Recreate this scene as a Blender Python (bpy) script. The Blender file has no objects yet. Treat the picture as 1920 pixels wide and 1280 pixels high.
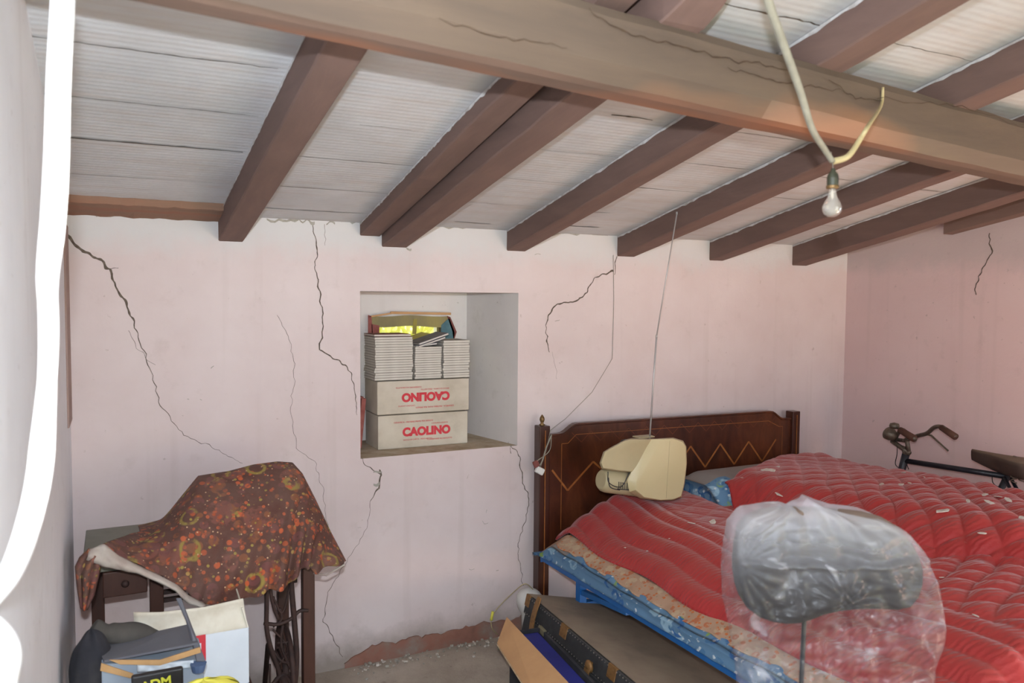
import bpy, bmesh, math, random
import numpy as np
from mathutils import Vector, Matrix, noise
random.seed(7)
C = bpy.context.scene.collection
SC = bpy.context.scene
PI = math.pi

# ------------------------------------------------------------------ camera
F = 1482.0
YAW, PITCH, ROLL = map(math.radians, (26.817, 3.049, 0.438))
CAM = Vector((0, -3.31, 1.60))
_cy, _sy, _cp, _sp = math.cos(YAW), math.sin(YAW), math.cos(PITCH), math.sin(PITCH)
FW = Vector((_sy*_cp, _cy*_cp, -_sp)); RT0 = Vector((_cy, -_sy, 0)); UP0 = RT0.cross(FW)
RT = RT0*math.cos(ROLL) + UP0*math.sin(ROLL); UP = UP0*math.cos(ROLL) - RT0*math.sin(ROLL)
cd = bpy.data.cameras.new('camera'); cam = bpy.data.objects.new('camera', cd); C.objects.link(cam)
cd.sensor_width = 36; cd.lens = F/1920*36; cd.clip_start = 0.05
cd.dof.use_dof = True; cd.dof.focus_distance = 3.7; cd.dof.aperture_fstop = 4.0
M4 = Matrix((RT, UP, -FW)).transposed().to_4x4(); M4.translation = CAM
cam.matrix_world = M4
SC.camera = cam
def ray(x, y): return RT*((x-960)/F) - UP*((y-640)/F) + FW
def onY(x, y, Y): d = ray(x, y); return CAM + d*((Y-CAM.y)/d.y)
def onX(x, y, X): d = ray(x, y); return CAM + d*((X-CAM.x)/d.x)
def onZ(x, y, Z): d = ray(x, y); return CAM + d*((Z-CAM.z)/d.z)
def atD(x, y, t): return CAM + ray(x, y)*t

# ------------------------------------------------------------------ world, lights, exposure
w = bpy.data.worlds.new('world'); SC.world = w; w.use_nodes = True
wn = w.node_tree; bg = wn.nodes['Background']
bg.inputs[0].default_value = (0.62, 0.78, 1.0, 1); bg.inputs[1].default_value = 2.2
def area(name, loc, target, sx, sy, energy, col, spread=180):
    l = bpy.data.lights.new(name, 'AREA'); l.shape = 'RECTANGLE'; l.size = sx; l.size_y = sy
    l.energy = energy; l.color = col; l.spread = math.radians(spread)
    o = bpy.data.objects.new(name, l); C.objects.link(o); o.location = loc
    o.rotation_euler = (Vector(target)-Vector(loc)).to_track_quat('-Z', 'Y').to_euler(); return o
area('doorway_daylight', (1.9, -4.45, 1.30), (1.5, -0.6, 1.6), 1.5, 1.6, 23, (0.95, 0.93, 0.95))
area('side_window_daylight', (3.86, -3.0, 1.35), (1.0, -1.7, .8), 0.7, 0.9, 19, (0.62, 0.82, 1.0))
area('sunlit_floor_bounce', (3.1, -3.3, 0.30), (3.2, -0.3, 1.6), 1.1, 0.9, 36, (1.0, 0.66, 0.52), 140)
area('camera_flash', CAM + UP*.13 - FW*.02, CAM + FW*3 + UP*.35 - RT*.5, 0.045, 0.02, 44, (0.84, 0.92, 1.0), 160)
def spot(name, loc, target, energy, deg, col, blend=.25, size=.02):
    l = bpy.data.lights.new(name, 'SPOT'); l.energy = energy; l.spot_size = math.radians(deg); l.spot_blend = blend
    l.color = col; l.shadow_soft_size = size
    o = bpy.data.objects.new(name, l); C.objects.link(o); o.location = loc
    o.rotation_euler = (Vector(target)-Vector(loc)).to_track_quat('-Z', 'Y').to_euler(); return o
spot('sunlight_through_side_window', (3.84, -2.75, 1.75), (-0.07, -2.47, 1.62), 2600, 13.5, (1, .99, .96), .3)
spot('sunlight_on_bag', (3.84, -2.95, 1.50), (1.62, -2.42, 0.93), 330, 8, (1, .99, .97), .6)
SC.view_settings.view_transform = 'Standard'; SC.view_settings.look = 'None'
SC.view_settings.gamma = 1; SC.view_settings.exposure = -0.06; SC.view_settings.use_curve_mapping = False

# ------------------------------------------------------------------ materials
def lin(h):
    if isinstance(h, str):
        c = [int(h[i:i+2], 16)/255 for i in (0, 2, 4)]
    else: c = h
    return tuple((v/12.92 if v <= .04045 else ((v+.055)/1.055)**2.4) for v in c) + (1,)
class NT:
    def __init__(s, name):
        s.m = bpy.data.materials.new(name); s.m.use_nodes = True; s.t = s.m.node_tree
        s.b = s.t.nodes['Principled BSDF']; s.out = s.t.nodes['Material Output']
        s.tc = s.t.nodes.new('ShaderNodeTexCoord')
    def n(s, typ, **kw):
        nd = s.t.nodes.new(typ)
        for k, v in kw.items():
            if hasattr(nd, k): setattr(nd, k, v)
            else: nd.inputs[k.replace('_', ' ')].default_value = v
        return nd
    def l(s, a, b): s.t.links.new(a, b)
    def noise(s, scale, detail=4, rough=.55, vec=None, stretch=None, dist=0):
        nd = s.n('ShaderNodeTexNoise', Scale=scale, Detail=detail, Roughness=rough, Distortion=dist)
        v = vec or s.tc.outputs['Object']
        if stretch:
            mp = s.n('ShaderNodeMapping'); mp.inputs['Scale'].default_value = stretch; s.l(v, mp.inputs[0]); v = mp.outputs[0]
        s.l(v, nd.inputs['Vector']); return nd.outputs['Fac']
    def ramp(s, fac, stops, interp='LINEAR'):
        r = s.n('ShaderNodeValToRGB'); r.color_ramp.interpolation = interp
        e = r.color_ramp.elements
        while len(e) > 1: e.remove(e[-1])
        e[0].position = stops[0][0]; e[0].color = stops[0][1]
        for p, c in stops[1:]: x = e.new(p); x.color = c
        s.l(fac, r.inputs[0]); return r.outputs[0]
    def mix(s, fac, a, b, mode='MIX'):
        m = s.n('ShaderNodeMix', data_type='RGBA', blend_type=mode)
        if isinstance(fac, (int, float)): m.inputs[0].default_value = fac
        else: s.l(fac, m.inputs[0])
        for k, v in ((6, a), (7, b)):
            if isinstance(v, tuple): m.inputs[k].default_value = v
            else: s.l(v, m.inputs[k])
        return m.outputs[2]
    def math(s, op, a, b=0.0, c=0.0):
        m = s.n('ShaderNodeMath', operation=op)
        for k, v in enumerate((a, b, c)):
            if isinstance(v, (int, float)): m.inputs[k].default_value = v
            else: s.l(v, m.inputs[k])
        return m.outputs[0]
    def bump(s, h, strength=.3, dist=.01, nrm=None):
        b = s.n('ShaderNodeBump', Strength=strength, Distance=dist); s.l(h, b.inputs['Height'])
        if nrm: s.l(nrm, b.inputs['Normal'])
        return b.outputs[0]
G0, G1 = (0, 0, 0, 1), (1, 1, 1, 1)
def simple(name, cols, rough=.7, scale=20, bump=.2, bd=.003, metal=0, stretch=None, detail=5, spec=.5, lo=.3, hi=.7, coat=0):
    """noise between the colours, low to high"""
    s = NT(name); f = s.noise(scale, detail, .6, stretch=stretch)
    cols = [lin(c) for c in cols]
    if len(cols) == 1: s.b.inputs['Base Color'].default_value = cols[0]
    else: s.l(s.ramp(f, [(lo+(hi-lo)*i/(len(cols)-1), c) for i, c in enumerate(cols)]), s.b.inputs['Base Color'])
    s.b.inputs['Roughness'].default_value = rough; s.b.inputs['Metallic'].default_value = metal
    s.b.inputs['Specular IOR Level'].default_value = spec; s.b.inputs['Coat Weight'].default_value = coat
    if bump: s.l(s.bump(f, bump, bd), s.b.inputs['Normal'])
    return s.m
def dusty(name, cols, dust, amount=.5, scale=12, rough=.9, bump=.2):
    """dust settles on faces that look up"""
    s = NT(name); f = s.noise(scale, 5, .6); cols = [lin(c) for c in cols]
    base = s.ramp(f, [(.3+.4*i/max(1, len(cols)-1), c) for i, c in enumerate(cols)])
    g = s.n('ShaderNodeNewGeometry'); sx = s.n('ShaderNodeSeparateXYZ'); s.l(g.outputs['Normal'], sx.inputs[0])
    up = s.math('MULTIPLY', s.math('MAXIMUM', sx.outputs[2], 0), amount)
    d2 = s.math('MULTIPLY', up, s.math('ADD', s.noise(scale*.6, 4, .7), .5))
    s.l(s.mix(d2, base, lin(dust)), s.b.inputs['Base Color']); s.b.inputs['Roughness'].default_value = rough
    s.l(s.bump(f, bump, .004), s.b.inputs['Normal']); return s.m
def plaster(name, base, light, dirt, top=None):
    s = NT(name)
    c = s.ramp(s.noise(1.6, 5, .6), [(.3, lin(base)), (.7, lin(light))])
    c = s.mix(s.ramp(s.noise(9, 6, .65), [(.58, G0), (.8, (.30,)*3+(1,))]), c, lin(dirt))
    c = s.mix(s.ramp(s.noise(26, 3, .6), [(.69, G0), (.74, (.55,)*3+(1,))]), c, lin(dirt))
    streak = s.noise(16, 3, .5, stretch=(1, 1, .04))
    c = s.mix(s.ramp(streak, [(.58, G0), (.8, (.20,)*3+(1,))]), c, lin(dirt))
    sx = s.n('ShaderNodeSeparateXYZ'); s.l(s.tc.outputs['Object'], sx.inputs[0]); z = sx.outputs[2]
    nz = s.math('ADD', z, s.math('MULTIPLY', s.noise(6, 5, .65), .22))
    if top:   # band of bare lime under the roof
        c = s.mix(s.ramp(nz, [(1.83/3, G0), (1.92/3, (.8,)*3+(1,))]) if False else s.ramp(s.math('DIVIDE', nz, 3.0), [(1.86/3, G0), (1.96/3, (.75,)*3+(1,))]), c, lin(top))
    lowm = s.ramp(s.math('DIVIDE', nz, 3.0), [(.13/3, (.9,)*3+(1,)), (.27/3, G0)])
    c = s.mix(lowm, c, lin('8f857c'))
    s.l(c, s.b.inputs['Base Color']); s.b.inputs['Roughness'].default_value = .92; s.b.inputs['Specular IOR Level'].default_value = .2
    h = s.math('ADD', s.math('MULTIPLY', s.noise(3.2, 4, .5), 1.0), s.math('MULTIPLY', s.noise(60, 4, .6), .10))
    s.l(s.bump(h, .35, .02), s.b.inputs['Normal']); return s.m
M = {}
M['wall'] = plaster('pink limewash plaster', 'cab9b6', 'd6c9c7', 'a8988f', 'cbcccb')
M['wall_r'] = plaster('dull pink plaster', 'cfb4b1', 'd6bebb', 'a5928c', 'b9aba8')
M['wall_l'] = plaster('pale lime plaster', 'dfe1e8', 'eaebf0', 'b5aeb0')
M['niche'] = plaster('pale niche plaster', 'd0c9c6', 'dfd9d5', 'a0968c')
M['crack'] = simple('open plaster crack', ['463c34', '75685c'], 1, 60, .4)
M['lime'] = simple('bare grey mortar', ['8c8478', 'aaa69c'], 1, 40, .5)
M['skirt'] = simple('worn brick red skirting paint', ['8c8076', '8a6c60', '8f6354', '7f5a4e'], .95, 9, .4)
M['sill'] = simple('dusty sill', ['9d8a70', 'b5a48c', 'c2b6a4'], .95, 14, .4)
def ceiling_mat():
    s = NT('whitewashed hollow tiles')
    c = s.ramp(s.noise(2.4, 4, .6), [(.3, lin('b5b6b8')), (.7, lin('cccdcf'))])
    c = s.mix(s.ramp(s.noise(14, 5, .7, stretch=(.25, 1.6, 1)), [(.45, G0), (.75, (.5,)*3+(1,))]), c, lin('b3a49a'))
    s.l(c, s.b.inputs['Base Color']); s.b.inputs['Roughness'].default_value = .9
    wv = s.n('ShaderNodeTexWave', Scale=14, Distortion=.6, Detail=2); wv.bands_direction = 'Y'; s.l(s.tc.outputs['Object'], wv.inputs[0])
    h = s.math('ADD', s.math('MULTIPLY', wv.outputs['Fac'], .5), s.math('MULTIPLY', s.noise(30, 4, .6), .6))
    s.l(s.bump(h, .20, .005), s.b.inputs['Normal']); return s.m
M['ceiling'] = ceiling_mat()
def floor_mat():
    s = NT('dusty concrete floor')
    c = s.ramp(s.noise(3, 6, .65), [(.3, lin('93867a')), (.5, lin('a69a8c')), (.7, lin('b8ac9e'))])
    c = s.mix(s.ramp(s.noise(22, 5, .7), [(.6, G0), (.72, (.5,)*3+(1,))]), c, lin('5e544a'))
    s.l(c, s.b.inputs['Base Color']); s.b.inputs['Roughness'].default_value = .95
    s.l(s.bump(s.noise(25, 6, .7), .5, .012), s.b.inputs['Normal']); return s.m
M['floor'] = floor_mat()
def wood(name, cols, scale=6, axis=(1, .1, 1), rough=.75, bump=.35, rot=None, knots=None, coat=0):
    s = NT(name)
    f = s.noise(scale*3, 6, .65, stretch=axis, dist=.4)
    f2 = s.noise(scale*.5, 3, .5, stretch=tuple(.4+.6*a for a in axis))
    ff = s.math('ADD', s.math('MULTIPLY', f, .6), s.math('MULTIPLY', f2, .4))
    cc = [lin(c) for c in cols]
    c = s.ramp(ff, [(.34+.32*i/(len(cc)-1), k) for i, k in enumerate(cc)])
    if knots: c = s.mix(s.ramp(s.noise(scale*.55, 3, .6, stretch=tuple(.3+.7*a for a in axis)), [(.50, G0), (.62, (.75,)*3+(1,))]), c, lin(knots))
    s.l(c, s.b.inputs['Base Color']); s.b.inputs['Roughness'].default_value = rough; s.b.inputs['Coat Weight'].default_value = coat
    s.l(s.bump(f, bump, .004), s.b.inputs['Normal']); return s.m
M['rafter'] = wood('brown painted rafter', ['634e47', '6d564e', '775e54'], 5, (1, .12, 1), .85, .4)
M['beam'] = wood('weathered beam', ['4f4238', '5b4c3f', '665544'], 4, (.1, 1, 1), .85, .6, knots='8a5f42')
M['beamdk'] = simple('crack in beam', ['33261b', '4a3828'], 1, 30)
M['beambot'] = wood('reddish worn underside of beam', ['574538', '665043', '6f5345'], 4, (.1, 1, 1), .85, .5, knots='8f5a3c')
M['beamlt'] = wood('sawn pale edge of beam', ['5a4c3f', '66574a', '73634f'], 4, (.1, 1, 1), .85, .4, knots='a0735a')
M['veneer'] = wood('walnut veneer', ['2c130a', '482313', '66371f'], 4, (1, 1, .35), .33, .05, coat=.25)
M['veneer_post'] = wood('walnut post', ['27110a', '3a1b10', '482417'], 5, (1, 1, .1), .35, .1, coat=.2)
M['inlay'] = simple('light inlay line', ['87502a', 'a1642f'], .4, 30, 0)
M['brass'] = simple('old brass', ['6e5638', '8a6c44'], .45, 30, .1, metal=.7)
M['iron'] = simple('rusty cast iron', ['2d2220', '46302a'], .7, 30, .3, metal=.3)
M['sewwood'] = wood('dark table wood', ['2c1a14', '402318', '4a2a1d'], 6, (1, 1, .15), .5, .2)
M['sewtop'] = dusty('dusty table top', ['6a675c', '7d7a6c'], '8f8d84', .5)
M['bluemetal'] = simple('blue painted steel', ['165a9c', '1f68ac'], .5, 12, .05)
M['bluedust'] = dusty('dusty blue steel', ['3a5f80', '2f5a86'], '8d8a86', .6)
M['black'] = dusty('black trunk hide', ['232225', '2c2c2e', '37383a'], '5d5750', .3, 20)
M['trunktop'] = simple('thick brown dust on trunk lid', ['7c6d5d', '8b7a68', '93836f'], .95, 7, .2)
M['olive'] = simple('olive canvas', ['6c6550', '7d755c'], .95, 30, .3)
M['rust'] = simple('rusty brass fitting', ['73502f', '8f6a3e', '7c5a38'], .6, 40, .3, metal=.4)
M['card'] = simple('tan cardboard', ['b98d63', 'c69a6c'], .9, 8, .1)
M['cardlt'] = simple('pale cardboard edge', ['a98c68', 'c9b394'], .95, 30, .3)
M['royal'] = simple('royal blue plastic', ['1b2270', '222c8a'], .5, 6, .05)
M['whitebox'] = simple('white printed board', ['c9d2da', 'dbe3ea'], .75, 4, .05)
M['whitebox_in'] = simple('dirty cream board', ['c8c2b0', 'd6d1c2', 'b9ae9a'], .9, 5, .1)
M['redprint'] = simple('red print', ['c22f3a', 'cc3a44'], .7, 10, 0)
M['boxboard'] = simple('grubby cream carton', ['b3a896', 'c4b9a8', 'cdc4b4'], .9, 6, .15)
M['boxside'] = simple('darker carton side', ['9c8878', 'ad9a88'], .9, 8, .2)
M['paper'] = simple('aged paper', ['c2bbb0', 'cfc9be'], .9, 20, .1)
M['paperdark'] = simple('dusty paper block', ['9c948a', 'aaa297', 'b8b0a5'], .95, 24, .3)
M['redcover'] = simple('dark red cover', ['6b3834', '7d4640'], .8, 20, .1)
M['greycover'] = simple('grey cover', ['6f6d70', '85838a'], .8, 20, .1)
M['tvbeige'] = simple('yellowed plastic', ['b8a97f', 'c0b188'], .42, 3, 0)
M['tvback'] = dusty('dusty yellowed plastic', ['a89b78', 'b0a37f'], '998c76', .35, 8, .55, .05)
M['dark'] = simple('near black plastic', ['1d1c1e', '2a292b'], .5, 10, .05)
M['chrome'] = simple('dull chrome', ['a8a29c'], .3, 10, 0, metal=.9)
M['flex'] = simple('grubby white flex', ['7f7b6d', '918d7e'], .6, 30, .1)
M['flexyellow'] = simple('yellowed flex', ['a3946c', 'b5a67c'], .6, 30, .1)
M['whitecable'] = simple('white cable', ['f2f2f0', 'fafafa'], .6, 10, 0)
M['socket'] = simple('black bakelite with green dirt', ['23241b', '3a3c2a'], .5, 50, .3)
M['yellow'] = simple('yellow plastic', ['d8cf4a', 'e4dc62'], .5, 9, .3)
M['whitebucket'] = simple('chalky white enamel', ['c8c5bf', 'dad8d2'], .7, 9, .1)
M['greybox'] = dusty('slate card box', ['5d5f68', '686a73'], '6d6c6e', .4, 8)
M['bluebox'] = simple('pale blue grey print', ['8b98a6', '9fabb8'], .8, 6, .1)
M['darkcloth'] = simple('charcoal cloth', ['1f2027', '2b2b31', '3c3a3c'], .95, 8, .4)
M['greycloth'] = simple('dusty grey cloth', ['3e3b38', '55514c'], .98, 9, .5)
M['tapeyellow'] = simple('yellow lettering', ['c9c93c'], .6, 5, 0)
M['foam'] = simple('torn tan board', ['b28c5e', 'c49c6c'], .95, 20, .3)
M['paintedge'] = simple('whitewash smear', ['a39b95', 'c2bfbd', 'd0cfcf'], .9, 30, .2)
M['plate'] = wood('reddish worn timber', ['77604f', '8a6a57', '955f49'], 4, (.1, 1, 1), .9, .6)
M['cornerboard'] = simple('brown pink board', ['96807a', 'a58d84'], .9, 6, .1)
M['plasterflake'] = simple('fallen plaster flake', ['b7aca0', 'd5cec4'], .95, 40, .3)
M['rubber'] = simple('black bicycle tyre', ['19181a', '29272a'], .8, 20, .2)
M['framepaint'] = simple('black bicycle enamel', ['0f1118', '1c2028'], .45, 14, .1)
M['bikechrome'] = simple('tarnished chrome', ['564d44', '6c6255', '54463a'], .5, 40, .2, metal=.5)
M['grip'] = simple('brown rubber grip', ['4a2e22', '5a392a'], .9, 30, .4)
M['saddle'] = dusty('worn brown saddle leather', ['3d2f28', '4b3a30'], '7d6a58', .75, 10)
M['leaf'] = simple('sunlit leaf', ['b4b860', 'd8d684', 'eeeab0'], .6, 6, 0)
M['greycotton'] = dusty('dust grey mattress ticking', ['7a7876', '868381'], '8d8581', .6, 12)

M['chairpad'] = dusty('dark padded cloth', ['1d1918', '2a2523'], '8a7566', .75, 6, .95, .3)
# quilt: red satin with fine crinkle pleats
def quilt_mat():
    s = NT('dusty red quilted satin')
    at = s.n('ShaderNodeAttribute', attribute_name='puff')
    c = s.ramp(s.noise(3.2, 5, .65), [(.28, lin('9e1c1e')), (.75, lin('a8282a'))])
    g = s.n('ShaderNodeNewGeometry'); sx = s.n('ShaderNodeSeparateXYZ'); s.l(g.outputs['Normal'], sx.inputs[0])
    up = s.math('POWER', s.math('MAXIMUM', sx.outputs[2], 0), 3.0)
    d = s.math('MULTIPLY', up, s.ramp(s.noise(2.6, 6, .7), [(.25, (.25,)*3+(1,)), (.75, (.62,)*3+(1,))]))
    c = s.mix(d, c, lin('984a40'))
    sp = s.ramp(s.noise(60, 3, .7), [(.66, G0), (.74, (.5,)*3+(1,))]); c = s.mix(sp, c, lin('a06a60'))
    s.l(c, s.b.inputs['Base Color']); s.b.inputs['Roughness'].default_value = .55
    s.b.inputs['Sheen Weight'].default_value = .25; s.b.inputs['Sheen Roughness'].default_value = .4
    wv = s.n('ShaderNodeTexWave', Scale=17, Distortion=5, Detail=3, Detail_Scale=1.2); wv.bands_direction = 'Y'
    mp = s.n('ShaderNodeMapping'); mp.inputs['Rotation'].default_value = (0, 0, .35); s.l(s.tc.outputs['Object'], mp.inputs[0]); s.l(mp.outputs[0], wv.inputs[0])
    h = s.math('ADD', s.math('MULTIPLY', s.math('MULTIPLY', wv.outputs['Fac'], at.outputs['Fac']), .9), s.math('MULTIPLY', s.noise(35, 4, .6), .5))
    s.l(s.bump(h, .38, .006), s.b.inputs['Normal']); return s.m
M['quilt'] = quilt_mat()
def print_mat(name, base, spots, scale=18, rough=.85, edge=None):
    """printed cloth: voronoi blobs of several colours on a base"""
    s = NT(name); col = lin(base)
    cur = None
    for i, (c, sc, lo, hi, seed) in enumerate(spots):
        mp = s.n('ShaderNodeMapping'); mp.inputs['Location'].default_value = (seed, seed*.7, seed*1.3); s.l(s.tc.outputs['Object'], mp.inputs[0])
        v = s.n('ShaderNodeTexVoronoi', Scale=scale*sc); s.l(mp.outputs[0], v.inputs['Vector'])
        m = s.ramp(v.outputs['Distance'], [(max(0, lo-.03), G0), (lo, G1), (hi, G1), (hi+.04, G0)])
        nz = s.ramp(s.noise(scale*1.3, 3, .6, vec=mp.outputs[0]), [(.42, G0), (.52, G1)])
        m = s.math('MULTIPLY', m, nz)
        cur = s.mix(m, cur if cur else col, lin(c))
    if edge: cur = s.mix(s.ramp(s.noise(7, 5, .7), [(.35, (.0,)*3+(1,)), (.75, (.4,)*3+(1,))]), cur, lin(edge))
    s.l(cur, s.b.inputs['Base Color']); s.b.inputs['Roughness'].default_value = rough
    s.l(s.bump(s.noise(30, 4, .6), .2, .004), s.b.inputs['Normal']); return s.m
M['cloth'] = print_mat('brown floral cloth', '563329', [('74453a', .5, .0, .36, 5), ('7e4a2c', 1.3, .05, .35, 1), ('a04a26', 1.6, .0, .23, 2), ('8d7a34', .55, .24, .30, 3), ('96833a', 2.1, .0, .16, 7),
     ('ac5530', 2.4, .05, .22, 4), ('c7a27c', 3.2, .0, .12, 6), ('6a3c38', 1.0, .1, .3, 9), ('b9562c', 1.1, .05, .16, 12), ('a08040', 1.4, .0, .14, 14)], 16, edge='7c6a60')
M['clothback'] = simple('pale lining', ['927d74', 'a89c92', 'b8b0a6'], .9, 9, .2)
M['ticking'] = print_mat('blue floral ticking', '5b7f9e', [('8fb0c4', .8, .0, .32, 1), ('2f5f94', 1.1, .28, .4, 2), ('7f9c4a', .7, .0, .24, 3), ('c3cdd0', 2.4, .0, .2, 4), ('456f94', 1.6, .1, .3, 5)], 13)
M['border'] = print_mat('tan and orange floral border', 'a98a72', [('b8652f', 2.4, .0, .3, 1), ('b39c80', .7, .0, .4, 2), ('7e7a62', 2.8, .0, .14, 3), ('a86544', 1.2, .1, .32, 6)], 22)
def plastic_mat():
    s = NT('clear crumpled polythene')
    tr = s.n('ShaderNodeBsdfTransparent'); tr.inputs[0].default_value = (.92, .93, .95, 1)
    gl = s.n('ShaderNodeBsdfGlossy', Roughness=.33); gl.inputs[0].default_value = (.9, .9, .92, 1)
    df = s.n('ShaderNodeBsdfTranslucent'); df.inputs[0].default_value = (.8, .8, .85, 1)
    dd = s.n('ShaderNodeBsdfDiffuse'); dd.inputs[0].default_value = (.88, .89, .94, 1)
    h = s.math('ADD', s.noise(4.5, 3, .5, stretch=(1, 1, 2.4), dist=2.0), s.math('MULTIPLY', s.noise(22, 3, .5, stretch=(1, 1, .5), dist=1.2), .10))
    nb = s.bump(h, .5, .03)
    for q in (gl, dd, df): s.l(nb, q.inputs['Normal'])
    a = s.n('ShaderNodeMixShader'); a.inputs[0].default_value = .6; s.l(df.outputs[0], a.inputs[1]); s.l(dd.outputs[0], a.inputs[2])
    haze = s.ramp(s.noise(3.6, 3, .6, stretch=(1, 1, 1.8), dist=2.0), [(.42, (.015,)*3+(1,)), (.57, (.05,)*3+(1,)), (.64, (.30,)*3+(1,)), (.76, (.55,)*3+(1,))])
    sx = s.n('ShaderNodeSeparateXYZ'); s.l(s.tc.outputs['Object'], sx.inputs[0])
    hi_ = s.ramp(sx.outputs[2], [(.20, G0), (.27, (.10,)*3+(1,)), (.36, (.34,)*3+(1,))]); haze = s.math('MINIMUM', s.math('ADD', haze, hi_), .8)
    b = s.n('ShaderNodeMixShader'); s.l(haze, b.inputs[0]); s.l(tr.outputs[0], b.inputs[1]); s.l(a.outputs[0], b.inputs[2])
    lw = s.n('ShaderNodeLayerWeight', Blend=.3); s.l(nb, lw.inputs['Normal'])
    fr = s.math('ADD', s.math('MULTIPLY', lw.outputs['Facing'], .11), .012)
    c = s.n('ShaderNodeMixShader'); s.l(fr, c.inputs[0]); s.l(b.outputs[0], c.inputs[1]); s.l(gl.outputs[0], c.inputs[2])
    s.l(c.outputs[0], s.out.inputs[0]); return s.m
M['plastic'] = plastic_mat()
def glass_mat():
    s = NT('thin bulb glass'); tr = s.n('ShaderNodeBsdfTransparent'); tr.inputs[0].default_value = (.93, .9, .86, 1)
    gl = s.n('ShaderNodeBsdfGlossy', Roughness=.06); lw = s.n('ShaderNodeLayerWeight', Blend=.45)
    dd = s.n('ShaderNodeBsdfDiffuse'); dd.inputs[0].default_value = (.8, .76, .7, 1)
    a = s.n('ShaderNodeMixShader'); a.inputs[0].default_value = .22; s.l(tr.outputs[0], a.inputs[1]); s.l(dd.outputs[0], a.inputs[2])
    c = s.n('ShaderNodeMixShader'); s.l(s.math('MULTIPLY', lw.outputs['Facing'], .7), c.inputs[0]); s.l(a.outputs[0], c.inputs[1]); s.l(gl.outputs[0], c.inputs[2])
    s.l(c.outputs[0], s.out.inputs[0]); return s.m
M['glass'] = glass_mat()
def mesh_mat():
    s = NT('open weave crate netting')
    c = s.ramp(s.noise(6, 3, .5), [(.35, lin('8f8470')), (.65, lin('a89a6e'))])
    tl = s.n('ShaderNodeBsdfTranslucent'); s.l(c, tl.inputs[0]); df = s.n('ShaderNodeBsdfDiffuse'); s.l(c, df.inputs[0])
    a = s.n('ShaderNodeMixShader'); a.inputs[0].default_value = .7; s.l(tl.outputs[0], a.inputs[1]); s.l(df.outputs[0], a.inputs[2]); s.l(a.outputs[0], s.out.inputs[0]); return s.m
M['net'] = mesh_mat()

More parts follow.
